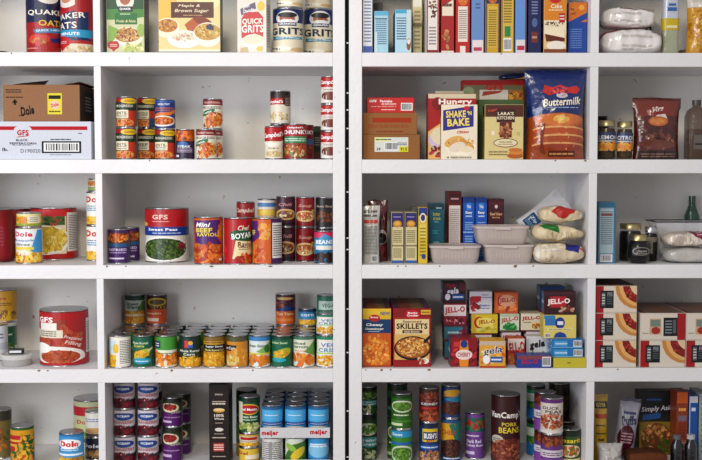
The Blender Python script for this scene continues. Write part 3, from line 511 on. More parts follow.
D['maple_box']=['e8d49a',Pg([(0,.5),(0,1),(.3,1),(.25,.6)],'e9bf5a'),E(.82,.92,.2,.14,'f0e2b0'),R(.2,.62,.9,.9,'5a2414'),T('Maple &',.5,.83,.36,.06,'f0e0c0',0,.5,.2),T('Brown Sugar',.54,.74,.56,.075,'f0e0c0',0,.5,.2),L(.4,.65,.72,.68,1,'c8a070'),Pg([(.42,.5),(.56,.62),(.8,.58),(.8,.4),(.5,.34)],'b8622a'),E(.72,.56,.16,.07,'8a3a1c',-20),E(.14,.44,.2,.18,'f4ead0'),E(.14,.48,.17,.12,'c8893a'),B(.14,.49,.15,.09,40,.025,['a8642a','e0b060','c07a30']),E(.42,.24,.28,.16,'f3efe6'),E(.4,.29,.22,.08,'f0e2cc'),B(.42,.28,.2,.07,24,.03,['e6d0b0','d8a888','f4e8d8']),E(.8,.32,.24,.22,'f0ecdf'),E(.8,.37,.22,.15,'c9a050'),B(.8,.37,.19,.12,70,.025,['d8b468','b88a3a','e9cf8a']),B(.85,.45,.07,.04,7,.03,['2a3050','3c4468']),Pg([(0,0),(1,0),(1,.06),(0,.06)],'efe6d0'),R(0,.0,1,.02,'7a7a86')]
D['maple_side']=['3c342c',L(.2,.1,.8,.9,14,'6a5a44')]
D['grits_box']=['e4ddd0',Pg([(.14,.28),(.14,.64),(.28,.76),(.74,.76),(.9,.66),(.9,.28),(.6,.36)],'c8301f'),Pg([(.1,.82),(.62,.94),(.66,.82),(.14,.7)],'6a5a72'),T('Jim',.3,.86,.25,.08,'f0eaf0',12,1,.3),T('Dandy',.4,.78,.4,.08,'f0eaf0',12,1,.3),E(.83,.86,.13,.09,'e6c63a'),T('QUICK',.53,.58,.72,.12,'f8f2e6'),T('GRITS',.53,.45,.76,.14,'f8f2e6'),E(.55,.22,.4,.13,'f2eee2'),E(.55,.25,.36,.09,'e6dcc0'),E(.78,.08,.12,.05,'e9c25a'),Pg([(.1,.0),(.4,.0),(.35,.12),(.1,.1)],'c9b48a')]
D['grits_side']=['d8d2c6',L(.15,.1,.85,.9,16,'8a8a8a')]
D['cereal_white_blue']=['dcdfe8',R(.05,.1,.4,.95,'e6e8ee'),L(.1,.12,.9,.92,20,'6a7a9a'),R(.0,0,1,.08,'3a5aa8')]
D['crumb_blue']=['a8d0e0',R(0,.9,1,1,'5ab0d0'),L(.1,.2,.9,.82,12,'4a6a8a'),R(.05,.82,.95,.84,'1c3a5a'),R(0,0,.2,.5,'c8dce0')]
D['crumb_cyan']=['1f9ac0',L(.2,.2,.8,.9,10,'bfe6f2')]
D['crumb_blue2']=['b4d6e6',R(0,.92,1,1,'3aa8d0'),R(.05,.8,.7,.82,'1c3a5a'),L(.08,.3,.7,.78,8,'3a5a7a'),R(.72,0,1,1,'c9d8dc'),E(.85,.2,.14,.14,'8a5a3a'),E(.85,.26,.1,.06,'e6e0d8')]
D['cream_side']=['d8cba0',R(0,.85,1,1,'e6e0d0'),L(.15,.1,.85,.8,10,'9a8a5a'),R(0,.5,1,.56,'7a6a4a')]
D['choc_cereal']=['e6dfd8',R(0,.82,1,1,'8e1c1c'),R(0,0,.1,1,'6a1a1a'),R(.9,0,1,1,'b82a22'),B(.5,.58,.36,.12,16,.14,['5a2a1c','7a3a22','9a5a34']),L(.2,.7,.8,.8,2,'8a2a2a'),L(.2,.1,.8,.35,6,'8a8a8a'),R(0,0,1,.04,'8e1c1c')]
D['wafer_red']=['a81a1c',R(.1,.85,.9,1,'c83a2a'),Pg([(.05,.62),(.95,.72),(.95,.5),(.05,.5)],'e6dcc8'),L(.15,.6,.85,.78,2,'5a1a1a'),B(.45,.22,.3,.14,7,.2,['c8905a','a86a3a'],),R(0,0,1,.03,'e6dcd0')]
D['mix_redwhite']=['b8221e',R(.12,.82,.88,.98,'c8302a'),E(.5,.95,.3,.05,'f0e8e0'),E(.5,.75,.36,.08,'d8702a'),B(.5,.75,.3,.06,20,.06,OR),R(.15,.16,.85,.66,'e6dfd4'),L(.2,.2,.8,.62,14,'7a6a6a'),R(.3,0,.7,.1,'e9e0d8')]
D['mix_blue']=['6f92c6',E(.5,.93,.3,.05,'d0d8ea'),R(.1,.74,.9,.82,'b8a07a'),B(.5,.78,.36,.03,14,.06,['a8642a','e0d0b0']),L(.3,.6,.7,.7,2,'4a62a0'),R(.05,0,.95,.18,'e6d8dc'),R(.15,.03,.85,.08,'b8405a')]
D['mix_yellow']=['c9a32c',R(0,.72,1,1,'1f2f66'),E(.5,.82,.38,.1,'b8682a'),B(.5,.82,.3,.08,20,.06,OR),R(0,0,.07,1,'1f2f66'),R(.93,0,1,1,'1f2f66'),R(.14,.08,.86,.68,'d6b440'),L(.2,.1,.8,.64,16,'6a5a2a')]
D['mix_yellowred']=['d4b548',R(0,.8,1,1,'b01c22'),T('Dr',.5,.9,.5,.08,'f0e0e0'),L(.15,.4,.85,.76,10,'7a6a3a'),R(.25,.22,.75,.36,'2f8a4a'),BC(.15,.03,.85,.2),R(0,0,.05,.8,'4a3a6a')]
D['mix_blue2']=['6c96d2',R(0,.8,1,1,'a8c4e6'),E(.5,.94,.3,.05,'3a5aa8'),R(.1,.76,.9,.82,'c8a080'),R(.05,0,.95,.18,'dfd6dc'),R(.15,.04,.85,.1,'b8304a'),R(.9,0,1,1,'8a1c2a')]
D['mix_navy']=['1c2458',L(.25,.5,.75,.95,12,'8a90b8'),E(.5,.4,.22,.06,'5a6aa0'),R(.25,.14,.75,.28,'7a3428'),L(.3,.18,.7,.24,1,'c8a080')]
D['cake_orange']=['e3c28a',R(0,.55,1,1,'d88a22'),E(.5,.94,.3,.09,'c81c28'),T('Dr.Oetker',.5,.94,.4,.06,'fff'),T('Cake',.55,.8,.5,.07,'f8f0dc',0,.3,.2),L(.2,.72,.85,.75,1,'f8ecc8'),R(.0,.32,1,.56,'e9dcc0'),B(.45,.5,.4,.04,18,.04,['3a2418','6a4430']),R(.68,.52,.94,.68,'b81c22'),L(.7,.56,.92,.66,2,'f0d8d8'),Pg([(.02,.36),(.8,.4),(.94,.26),(.94,.2),(.1,.2)],'6a2a16'),Pg([(.02,.4),(.8,.44),(.94,.3),(.94,.26),(.02,.33)],'efe2c4'),E(.55,.13,.44,.08,'ece4d6'),R(0,0,1,.07,'8a4a22')]
D['orange_blue_box']=['1c4a9a',R(0,.62,1,1,'d0781c'),Pg([(0,.5),(1,.68),(1,.8),(0,.62)],'1c4a9a'),B(.25,.84,.16,.08,12,.07,['a8482a','e09a3a']),E(.7,.9,.16,.05,'e9a545'),L(.1,.1,.75,.5,9,'6a8ac8')]
D['sugar_box']=['d8d4cc',T('e',.5,.5,.6,.5,'1c1c24',0,1,.3),R(0,.8,1,1,'b8b4a8')]
D['carton_brown']=['9a7254',T('Dole',.31,.3,.18,.26,'1c1410',12,1.4,.2),Pg([(.2,.18),(.4,.26),(.4,.24),(.2,.155)],'1c1410'),L(.03,.78,.24,.9,2,'2a1c14'),L(.03,.64,.26,.7,1,'2a1c14'),Pg([(.11,.52),(.15,.62),(.19,.52),(.165,.52),(.165,.46),(.135,.46),(.135,.52)],'1c1410'),R(.58,.2,.77,.78,'e0d24a'),R(.595,.62,.755,.72,'2a2a1c'),E(.675,.46,.06,.13,'e9c8b0'),T('Dole',.675,.46,.1,.1,'c81c24',15),L(.6,.24,.75,.32,1,'5a4a1a')]
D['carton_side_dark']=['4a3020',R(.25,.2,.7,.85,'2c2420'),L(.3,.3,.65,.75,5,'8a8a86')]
D['carton_white']=['cfd3dc',R(0,.78,.965,.88,'b8202a'),E(.31,.8,.09,.1,'cfd3dc'),T('GFS',.31,.71,.12,.15,'c0202a',0,1.6),Pg([(.25,.6),(.37,.64),(.37,.62),(.25,.58)],'c0202a'),T('BLACK',.3,.51,.12,.06,'333a48'),T('PEPPERCORN',.31,.42,.27,.06,'333a48'),L(.2,.36,.4,.39,1,'5a606c'),T('D190020',.385,.22,.2,.1,'4a505c',0,0),T('1/ 5 lb.',.07,.26,.18,.09,'3a404c'),L(.59,.5,.8,.56,1,'333a48'),R(.5,.16,.9,.48,'1c2028'),BC(.52,.2,.88,.44),L(.58,.1,.8,.13,1,'5a606c'),R(.87,.68,.91,.7,'5a606c')]
D['tray_red']=['c81f1c',T('GFS',.12,.78,.16,.16,'fff',0,1.2,.3),T('Pancake',.4,.78,.26,.16,'fff'),L(.3,.5,.62,.66,2,'f6d8d4'),L(.08,.36,.62,.46,1,'e8b0a8'),L(.3,.14,.6,.26,1,'f6d8d4'),BC(.72,.14,.97,.66)]
D['carton_red_print']=['996a40',R(.18,.55,.9,.78,'a83c22'),L(.1,.3,.85,.46,2,'a0452a'),L(.25,.06,.75,.18,1,'8a3a22')]
D['carton_tan']=['96683c',R(0,.0,1,.02,'6a4020')]
D['carton_label']=['97693e',R(.2,.3,.8,.9,'d9dcd4'),R(.2,.72,.45,.9,'dfe4a8'),L(.22,.76,.5,.86,1,'4a4a5a'),BC(.38,.36,.62,.7),R(.64,.3,.8,.52,'dcd836'),T('915',.72,.41,.12,.14,'222'),T('24',.27,.42,.07,.12,'222'),L(.6,.56,.78,.7,2,'555')]
D['pancake_box']=['a8191c',R(0,.93,1,1,'d8ccb0'),R(.03,.0,.97,.92,'b01d20'),E(.2,.85,.12,.1,'8a1418'),T('Hungry',.57,.87,.7,.11,'f8f2e8',0,1.4),Pg([(0,.42),(.4,.62),(1,.66),(1,0),(0,0)],'e9c07a'),E(.3,.3,.3,.14,'d8c8e0'),E(.3,.36,.24,.14,'e6dcc0'),B(.25,.12,.2,.08,16,.06,['b83a4a','8a1c2c','e6d0c0'])]
D['pancake_side']=['8a1a1c',L(.2,.2,.8,.8,12,'c8a8a0')]
D['shake_box']=['ece2cc',Pg([(.04,.58),(.04,.9),(.85,.98),(.9,.98),(.9,.6),(.5,.62)],'332f86'),Pg([(.04,.52),(.04,.9),(.84,.96),(.88,.6)],'332f86'),T('SHAKE',.4,.83,.56,.13,'f2dc6a',2,1.3),T("'N",.78,.85,.12,.08,'f2dc6a',5,1.2),T('BAKE',.47,.68,.62,.14,'f2dc6a',3,1.3),E(.7,.94,.08,.04,'c81c28'),T('Chicken',.6,.5,.34,.05,'c81f28',4,1,.2),L(.45,.5,.6,.53,1,'d86a6a'),E(.55,.22,.42,.16,'f5ecd8'),E(.36,.32,.28,.1,'e0b062',10),E(.66,.26,.27,.1,'d89a4a',-15),B(.55,.3,.36,.09,40,.03,['e6b86a','c88a3a','f0d090']),E(.44,.22,.24,.09,'e6d8c4',10),E(.7,.18,.2,.06,'eadcc0'),T('8 SERVINGS',.5,.03,.7,.03,'5a4a3a')]
D['gfs_box']=['a82020',R(0,.93,1,1,'b8221f'),R(.02,.5,.98,.94,'8a8058'),E(.1,.86,.09,.06,'a8b88a'),R(.28,.7,.74,.88,'e8e0d2'),T('GFS',.52,.91,.3,.075,'d8201f',0,2),Pg([(.32,.8),(.6,.84),(.66,.87),(.34,.86)],'b8401c'),R(.76,.72,.96,.88,'b87a2a'),B(.86,.8,.1,.07,14,.04,['e0a83a','c87a1c','8a4a1a']),R(.0,0,1,.5,'8a2a1a')]
D['green_box_back']=['55703a',R(.0,.86,1,1,'4f6b38'),L(.1,.4,.9,.7,4,'a8b08a')]
D['white_box_back']=['c9bfa8',L(.1,.2,.9,.8,4,'8a8a7a')]
D['bread_box']=['dccb90',R(0,.78,1,1,'5a2a1a'),T('Organic',.2,.9,.26,.05,'e0503a',12),R(.3,.68,.78,.92,'3a1c14'),T("LARA'S",.54,.84,.42,.06,'e9dcc0'),T('KITCHEN',.54,.76,.44,.06,'e9dcc0'),R(.38,.4,.7,.7,'6a2a20'),B(.54,.52,.14,.13,14,.07,['a8603a','c88a5a','8a4a2a']),E(.54,.3,.32,.085,'7a3a20'),E(.54,.3,.3,.07,'e6dcb4'),T('WHOLE GRAIN',.54,.315,.34,.03,'7a3a20'),L(.34,.26,.74,.29,1,'9a5a3a'),R(.17,.44,.25,.52,'efe6c8'),R(.83,.44,.92,.5,'c8b878'),L(.1,.06,.6,.16,2,'8a7a4a'),E(.8,.06,.22,.05,'b8622a'),E(.82,.12,.2,.04,'d88a3a'),E(.8,.17,.18,.035,'c87a32')]
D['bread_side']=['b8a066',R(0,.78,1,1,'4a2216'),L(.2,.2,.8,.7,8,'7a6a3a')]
D['purple_cream']=['d6c99a',R(0,.72,1,1,'33296e'),E(.5,.78,.38,.07,'c88a28'),E(.5,.79,.26,.04,'e0b04a'),L(.15,.9,.8,.94,1,'a8a0d0'),L(.15,.4,.88,.66,7,'6a6446'),L(.15,.1,.88,.3,5,'6a6446'),R(0,.33,1,.36,'8a8260'),R(0,0,1,.05,'2a62a8'),R(0,0,.06,1,'4a3a6a')]
D['baking_yellow']=['d9b92f',R(0,.86,1,1,'24408c'),R(0,.86,1,.92,'1c2f6a'),E(.5,.82,.36,.09,'e6e0d8'),E(.5,.82,.25,.06,'3a3a6a'),R(.1,.44,.9,.7,'e3cc6a'),L(.16,.12,.84,.66,9,'8a7a2a'),E(.6,.12,.25,.05,'2a4a8a')]
D['grey_box_back']=['6e6a62']
D['teal_pack']=['0f6f86',R(0,.9,1,1,'123f50'),T('instant',.65,.93,.4,.035,'c8e0e8'),T('butter',.5,.82,.5,.06,'e6d24a'),T('& herb',.52,.74,.5,.06,'dcd24a'),L(.35,.66,.65,.7,1,'8ac8d0'),L(.2,.46,.6,.54,2,'4ab8c8'),L(.25,.3,.7,.34,1,'8ad0d8'),R(.35,.1,.65,.15,'3aa0b0')]
D['redwhite_box']=['6c1c20',R(.1,.84,.9,.97,'501216'),L(.2,.87,.8,.93,1,'c8a0a0'),R(.08,.08,.92,.8,'e6dcd6'),L(.14,.12,.86,.76,22,'8a7a7a'),R(0,.0,1,.06,'b8221e')]
D['redwhite_side']=['6a2228',L(.2,.3,.8,.8,6,'8a4a4a')]
D['blue_stuff']=['1c5cb8',R(0,.92,1,1,'163f86'),R(.3,.8,.7,.92,'3a86dc'),T('Thick',.5,.86,.4,.05,'e9f2fa'),T('Easy',.5,.76,.6,.05,'fff'),L(.2,.68,.8,.73,1,'bcd8f6'),L(.15,.48,.85,.62,4,'9ac2ee'),R(0,.44,1,.455,'bcd8f6'),L(.15,.24,.85,.4,4,'9ac2ee'),L(.2,.05,.8,.18,3,'7aa8de')]
D['maroon_box']=['4a1220',R(.05,.9,.95,.96,'5c1a28'),E(.5,.88,.1,.03,'e0c8c8'),T('Beef Stew',.5,.76,.8,.05,'dfae7a'),T('Seasoning',.48,.7,.5,.035,'dfae7a'),R(.1,.2,.86,.58,'e9d8d4'),R(.1,.53,.86,.58,'c8402c'),L(.16,.24,.8,.52,8,'8a6a6a')]
D['lightblue_box']=['5a8aa6',R(0,.92,1,1,'3a6a86'),R(.08,.16,.86,.9,'a8bcc4'),L(.12,.3,.82,.86,18,'4a5a66'),R(.12,.78,.8,.82,'8a4a4a'),BC(.12,.02,.82,.14),R(.9,0,1,1,'3f7592')]
D['mac_box']=['c8601a',R(0,.72,1,1,'d9b52a'),R(0,.9,1,1,'e0c030'),T('NEW!',.8,.92,.34,.06,'2a4a8a',0,1.4),R(.0,.58,1,.82,'17406a'),E(.42,.84,.2,.06,'b81c24'),T('Betty',.42,.85,.28,.035,'f4e4e4'),T('Cheesy',.42,.72,.6,.06,'f0ece0',0,1,.1),T('Cheeseburger',.42,.65,.66,.045,'f0ece0'),L(.2,.6,.6,.62,1,'c8d2dc'),B(.5,.28,.48,.26,90,.08,['e8882a','f0a03a','d8681a','f4b85a']),R(0,0,1,.03,'a84a12')]
D['mac_top']=['7c2a26',R(0,0,.16,1,'4c2f5a'),R(.5,0,.8,1,'8a7448'),R(.8,0,1,1,'5a2c56'),L(.2,.2,.5,.8,2,'b08a60')]
D['skillet_box']=['a3161c',R(0,.86,1,1,'8e1216'),R(.74,.9,1,.98,'d8b03a'),L(.76,.92,.98,.96,1,'8a2a14'),E(.52,.9,.2,.08,'c81f2a'),T('Betty',.52,.925,.26,.035,'fff'),T('Crocker',.52,.885,.3,.035,'fff'),R(.04,.5,.96,.82,'e3cf9c'),T('Seasoned',.5,.78,.5,.04,'7a1c1c'),T('SKILLETS',.5,.7,.84,.1,'3a1812',0,1.4),R(.24,.58,.78,.63,'5a2418'),T('Hash Browns',.5,.605,.4,.03,'f0e0c0'),R(.03,.12,.97,.56,'d8b46a'),E(.52,.32,.5,.21,'1c1412'),E(.52,.33,.46,.18,'a8642a'),B(.52,.34,.42,.16,110,.035,['e09a3a','f0b85a','c8742a','f4d08a']),Pg([(.8,.44),(1,.56),(1,.5),(.86,.4)],'1c1412'),E(.86,.1,.1,.05,'efe6d8'),B(.75,.1,.14,.05,8,.05,['b82a22','e0c8a0']),R(0,0,.7,.1,'9a161c')]
D['jello_cherry']=['8c1a34',R(.04,.1,.96,.92,'96203a'),R(.0,.45,1,.95,'e3d9dc'),T('JELL-O',.5,.7,.92,.34,'b8182c',4,1.6),B(.5,.22,.45,.16,16,.09,['6a0f20','a8243a','e0a0b0','4a0a18']),R(0,0,1,.08,'7a1430')]
D['gela_red']=['2c1420',R(0,.55,1,1,'3c1c30'),T('gela',.42,.55,.55,.4,'e9e6ee',8,1.4,.2),E(.2,.3,.12,.16,'e0dcea'),R(.4,.18,.95,.42,'2c5aa8'),L(.44,.22,.9,.38,1,'e6ecf6'),B(.3,.85,.28,.1,10,.07,['a81c30','7a1424']),R(.75,.6,1,1,'6a1c28')]
D['gela_strip']=['4a7a8c',R(.1,.3,.8,.9,'3a86a0'),L(.15,.4,.75,.7,1,'c8e0e6'),R(0,0,1,.12,'8a2a44'),R(.8,0,1,1,'7a2a40'),B(.8,.5,.14,.25,8,.07,['8a1c34','b84a5a'])]
D['rasp_white']=['d6d4dc',R(0,.72,1,.76,'8a8aa0'),B(.22,.45,.22,.38,18,.1,['a81c2c','c8283a','8a1422']),R(.06,.55,.5,.8,'b81c34'),L(.55,.82,.85,.9,1,'6a6a7a'),T('Raspberry',.7,.36,.45,.13,'2f62a8'),L(.5,.2,.9,.28,1,'3a5a9a')]
D['jello_orange']=['c8602a',R(.05,.1,.95,.92,'cf6a36'),B(.55,.25,.4,.18,22,.1,['e08a4a','b8481c','e9a06a']),E(.5,.62,.42,.28,'e0a88a'),E(.24,.6,.14,.26,'b81c24'),E(.3,.6,.12,.22,'e0a88a'),T('JELL-O',.55,.62,.68,.28,'a8141f',3,1.5)]
D['jello_lemon']=['d8c02a',R(0,.0,.14,1,'c8a82a'),B(.6,.25,.35,.2,18,.12,['ecdc5a','c8b022','f0e890']),E(.5,.6,.4,.25,'ecdd7a'),E(.28,.58,.2,.32,'b81c20'),E(.34,.58,.17,.26,'e6d860'),T('JELL-O',.58,.6,.64,.26,'a8141f',3,1.5)]
D['jello_lime']=['d6dcc8',R(0,.85,1,1,'b8c8a8'),T('JELL-O',.5,.66,.94,.32,'b8182a',8,1.6),B(.5,.25,.36,.2,26,.1,['2f9a4a','1c7a3a','5aba6a']),R(0,0,1,.06,'3a8a4a')]
D['jello_vanilla']=['e0d6bc',R(0,.8,1,.95,'e9e4d6'),T('JELL-O',.5,.72,.92,.28,'b8182a',3,1.6),L(.1,.42,.5,.54,1,'8a7a5a'),E(.75,.3,.25,.18,'e9cf8a'),B(.75,.25,.24,.16,12,.1,['d8a85a','f0e0b0','b8702a'])]
D['jello_peach']=['d85a22',R(0,.55,1,1,'e3d6cc'),T('ELL-O',.55,.66,.95,.42,'b8182a',8,1.8),B(.5,.2,.45,.2,22,.12,['e9823a','c8481c','f0a060'])]
D['jello_front']=['8e1424',R(.1,.7,.4,.88,'c83a3a'),R(.02,.1,.98,.7,'961626'),B(.2,.35,.18,.28,12,.1,['a81c2c','6a0c1a','c83a44']),B(.82,.35,.17,.28,12,.1,['a81c2c','6a0c1a','c83a44']),Pg([(.34,.0),(.66,.0),(.7,.4),(.64,.92),(.36,.92),(.3,.4)],'e0902a'),E(.5,.8,.14,.14,'27408c'),E(.5,.42,.32,.18,'f0dcd8'),T('CHERRY',.5,.42,.5,.16,'a81c2c')]
D['gela_yellow']=['e0a83a',R(0,.85,1,1,'c8b8a8'),B(.3,.4,.28,.3,12,.12,['f0d060','e9922a','f4e8c0']),B(.8,.5,.16,.3,8,.12,['d86a2a','f0c04a']),T('gela',.5,.62,.78,.36,'f4f4f4',10,2.4,.2),T('gela',.5,.62,.76,.33,'27406a',10,.6,.2),E(.26,.3,.14,.16,'f4f4f8'),R(.42,.2,.9,.42,'2c5fa8',),L(.46,.24,.86,.38,1,'eef'),R(.0,0,1,.06,'b83a2a')]
D['gela_white']=['d8d8d8',T('gela',.48,.68,.72,.36,'16161c',10,2,.2),Pg([(.1,.05),(.3,.5),(.36,.05)],'1c1c24'),E(.24,.2,.08,.1,'e6e6e6'),B(.7,.26,.28,.14,12,.12,['d8822a','c8501c','e9b46a']),R(.9,.0,1,1,'cfd0d8')]
D['jello_blue_side']=['2c4a9a',R(0,.7,1,1,'8a4a52'),T('JELL-O',.35,.45,.5,.5,'b8203a',0,1.4),BC(.72,.1,.97,.9)]
D['pudding_blue_dark']=['1c3a6a',R(0,.7,1,1,'2a4a80'),L(.1,.3,.9,.5,1,'8aa0c8')]
D['jello_choc']=['3a161c',R(0,.86,1,1,'4c2430'),R(.16,.3,.7,.8,'a81c28'),E(.4,.55,.3,.24,'b82030'),T('JELL-O',.45,.55,.74,.3,'f4e6e6',3,1.5),B(.7,.2,.22,.12,8,.09,['c88a6a','6a2a1c','e0b8a0'])]
D['pudding_yellow']=['dccb72',R(0,.84,.35,1,'3a86b8'),R(.03,.55,.42,.84,'3f7ab8'),E(.5,.66,.15,.26,'23408c'),R(.42,.58,.6,.74,'e6e6ee'),R(.1,.34,.9,.44,'e6dca8'),L(.15,.36,.85,.42,1,'6a6a4a'),Pg([(.3,.02),(.72,.02),(.66,.2),(.5,.28),(.36,.2)],'1f4a9a'),BC(.03,.03,.2,.2)]
D['blue_flat']=['2a7ab8',R(.06,.15,.5,.85,'4a9ed0'),L(.1,.3,.5,.7,1,'bfe0f2'),BC(.7,.12,.98,.88),R(0,0,1,.08,'8ac0e0')]
D['yellow_flat']=['c9bd3e',R(.42,.45,.52,.6,'8a8a2a')]
def pie(name,flip=False):
    cm=[R(0,0,.2,1,'a3141a'),R(.2,.03,1,.97,'d9d0c2'),E(1.0,1.0,.52,.86,'c88a48'),E(1.05,1.02,.48,.78,'e0b070'),E(1.08,1.05,.42,.7,'8a1a16'),B(.85,.72,.1,.2,14,.04,['a8261c','6a1210','c84a34']),E(1.12,1.12,.3,.5,'dcc4a0'),R(.12,.17,.44,.83,'15181a'),R(.15,.25,.24,.76,'5a6468'),L(.16,.3,.23,.72,4,'d0d0d0'),L(.28,.3,.41,.72,5,'5a6468'),T('PIE',.35,.7,.12,.14,'8a9498')]
    return ['d2c9bc']+cm
D['pie_box']=pie('a')
D['pie_box_flip']=['d2c9bc',R(.82,0,1,1,'a3141a'),R(.02,.03,.82,.97,'d9d0c2'),R(.2,.2,.46,.8,'c8a888'),R(.22,.5,.44,.76,'7a8a7a'),E(.34,.35,.1,.14,'a8322a'),L(.04,.2,.18,.3,1,'a8a08a'),R(.51,.14,.82,.84,'15181a'),L(.55,.22,.7,.76,5,'8a9498'),R(.72,.25,.79,.76,'5a6468')]
D['pie_top']=['7a5c50',R(.1,.1,.9,.9,'83655a'),E(.6,.5,.3,.3,'8c5a3c'),R(0,0,.12,1,'6a1418')]
D['pasta_box']=['20120f',T('BARILLA',.5,.88,.4,.02,'c8c0b8'),R(.15,.79,.85,.8,'c8b8a8'),L(.15,.75,.85,.79,1,'d8ccc0'),E(.5,.69,.3,.025,'e0a83a'),E(.5,.7,.28,.014,'f0d8a0'),T('100%',.5,.63,.5,.035,'e6dcd0'),T('Whole',.5,.59,.5,.025,'e6dcd0'),L(.3,.53,.7,.55,1,'b8a898'),E(.5,.46,.22,.022,'dcd8d0'),L(.25,.4,.75,.42,1,'b8a898'),L(.15,.35,.85,.38,1,'c8b8a8'),R(.2,.2,.75,.3,'b83a2a'),L(.22,.21,.73,.29,3,'f0d8d0'),L(.15,.13,.85,.15,1,'c8b8a8'),Pg([(.4,.02),(.6,.08),(.65,.07),(.5,.0)],'d8a83a'),L(.3,.0,.8,.02,1,'c8b8a8')]
D['tray_white']=['d3d3d6',T('meijer',.13,.42,.23,.62,'c81c28',0,1.8),T('meijer',.85,.5,.24,.62,'c81c28',0,1.8),T('meijer',.49,3.42,.24,.62,'c81c28')]
D['tray_white']=['d3d3d6',T('meijer',.14,.42,.24,.6,'c81c28',0,1.8),T('meijer',.84,.5,.25,.6,'c81c28',0,1.8)]
D['yellow_flour']=['c8a41c',R(.1,.8,.95,.9,'2a2212'),T('GOYA',.5,.85,.6,.06,'e0c84a'),R(.1,.66,.9,.72,'b8481c'),L(.15,.54,.8,.58,1,'4a3a14'),L(.15,.42,.85,.46,1,'4a3a14'),L(.3,.32,.7,.38,1,'4a3a14')]
D['snack_white']=['a8a6b4',R(0,.94,1,1,'5c5a66'),T('Puffs',.5,.62,.7,.16,'1c2c5a',10,1.6),L(.2,.7,.8,.8,1,'3c4470'),E(.45,.32,.4,.22,'5a1c2c'),L(.2,.22,.75,.42,4,'c8a0a8'),R(.0,0,1,.1,'6a2a34')]
D['asia_bag']=['23261c',R(0,.62,1,1,'101216'),L(.22,.84,.62,.9,1,'2a62a8'),T('Simply Asia',.5,.72,.84,.1,'e4e4e8',4,.6,.2),Pg([(.12,.54),(.6,.58),(.62,.66),(.12,.63)],'2a5a96'),R(.03,0,.9,.52,'8a7228'),E(.5,.24,.42,.26,'6a3c1c'),B(.48,.26,.38,.22,50,.07,['b8783a','8a4a22','d09a5a','6a5a24']),B(.75,.15,.2,.12,14,.06,['3a5a1c','4a6a24'])]
D['orange_box']=['8a3c1a',R(0,.84,1,1,'c8601c'),L(.15,.7,.85,.8,1,'e0a05a'),R(.1,.58,.9,.66,'7a6a7a'),L(.15,.34,.85,.56,5,'7a2a14'),R(.1,.14,.9,.3,'96625a'),L(.15,.16,.85,.28,3,'c8a090')]
D['blue_narrow']=['1c56a0',R(0,.0,1,.2,'c8a07a'),R(.0,.9,1,1,'d0d0d8'),L(.25,.74,.75,.86,1,'dce8f6'),R(.0,0,.1,1,'c8d0d8')]
D['pale_narrow']=['9aa4a4',L(.2,.1,.8,.9,10,'6a7474')]
# bags
D['buttermilk']=['16306e',Pg([(.24,.75),(.3,.83),(.42,.8),(.55,.83),(.7,.8),(.84,.82),(.9,.78),(.84,.73),(.7,.74),(.58,.7),(.46,.73),(.34,.71)],'c8281f'),E(.58,.71,.1,.03,'c8c0c8'),B(.55,.77,.3,.03,8,.03,['16306e','e0605a']),T('Buttermilk',.58,.64,.68,.085,'f4ecd8',4,.8,.25),L(.3,.565,.88,.585,1,'a8b4d8'),Pg([(0,.0),(0,.46),(.2,.5),(.6,.52),(1,.48),(1,0)],'a04a1a'),E(.54,.43,.45,.085,'c8692e'),E(.54,.445,.42,.065,'d47a38'),E(.56,.45,.15,.05,'e8b25a'),E(.54,.46,.09,.03,'f0cc80'),E(.53,.325,.46,.05,'e0a86a'),E(.53,.31,.46,.045,'b8541c'),E(.55,.235,.46,.05,'e0a86a'),E(.55,.22,.46,.045,'ac4e1a'),E(.52,.15,.46,.045,'dca066'),E(.52,.135,.46,.04,'9a3c14'),Pg([(.2,.4),(.28,.4),(.24,.2),(.3,.05),(.2,.08)],'7a300e'),R(.34,.03,.8,.095,'5a2010'),L(.36,.04,.78,.085,1,'c8905a')]
D['choc_pouch']=['5a2014',R(.05,.7,.95,.95,'7a2e18'),E(.52,.78,.2,.09,'8a1c1c'),T('Mrs',.5,.82,.26,.08,'e9dcd0',10,1.4,.3),Pg([(.4,.6),(.72,.62),(.66,.74),(.46,.72)],'dccfc0'),E(.5,.62,.22,.08,'b8662a'),E(.5,.62,.17,.05,'c8803a'),E(.5,.4,.36,.12,'4a1a12'),B(.5,.3,.34,.1,20,.07,['5a2418','7a3a24','3a120c','a06a4a']),E(.5,.24,.38,.08,'6e3a28'),R(.1,.0,.92,.14,'2a1410'),L(.14,.03,.88,.11,2,'8a6a5a')]
D['white_pouch']=['c9c6c0',R(.05,.7,.9,.76,'c83a2c'),L(.08,.8,.85,.94,2,'5a5a5a'),L(.08,.16,.88,.66,20,'6a6a6a'),BC(.5,.03,.88,.14)]
D['maroon_pouch']=['5a1420',R(.0,.0,1,.9,'661624'),E(.7,.4,.3,.12,'d8cfc8'),E(.72,.38,.24,.09,'2a1c1c'),E(.6,.2,.25,.08,'8a2a34')]
D['sugar_lower']=['e6e1de',Pg([(0,.72),(.5,.9),(.9,.8),(1,.72),(1,.98),(0,.98)],'a8203c'),Pg([(0,.82),(0,1),(.6,1),(.6,.9)],'b82444'),R(.15,.0,.45,.12,'3a3a40'),L(.3,.3,.8,.6,3,'c9c2bc')]
D['sugar_upper']=['e8e4e0',Pg([(.3,.75),(.5,1),(.9,.97),(.8,.75)],'a8203c'),E(.78,.8,.1,.12,'8a2038'),L(.2,.4,.7,.6,2,'c9c4bc')]
D['corn_bag']=['cf9a2a',R(0,.7,1,1,'d8d4c8'),B(.5,.35,.5,.35,120,.05,['e0b03a','c88a1c','f0c860','b87a14']),R(.1,.78,.9,.88,'c8c4bc')]
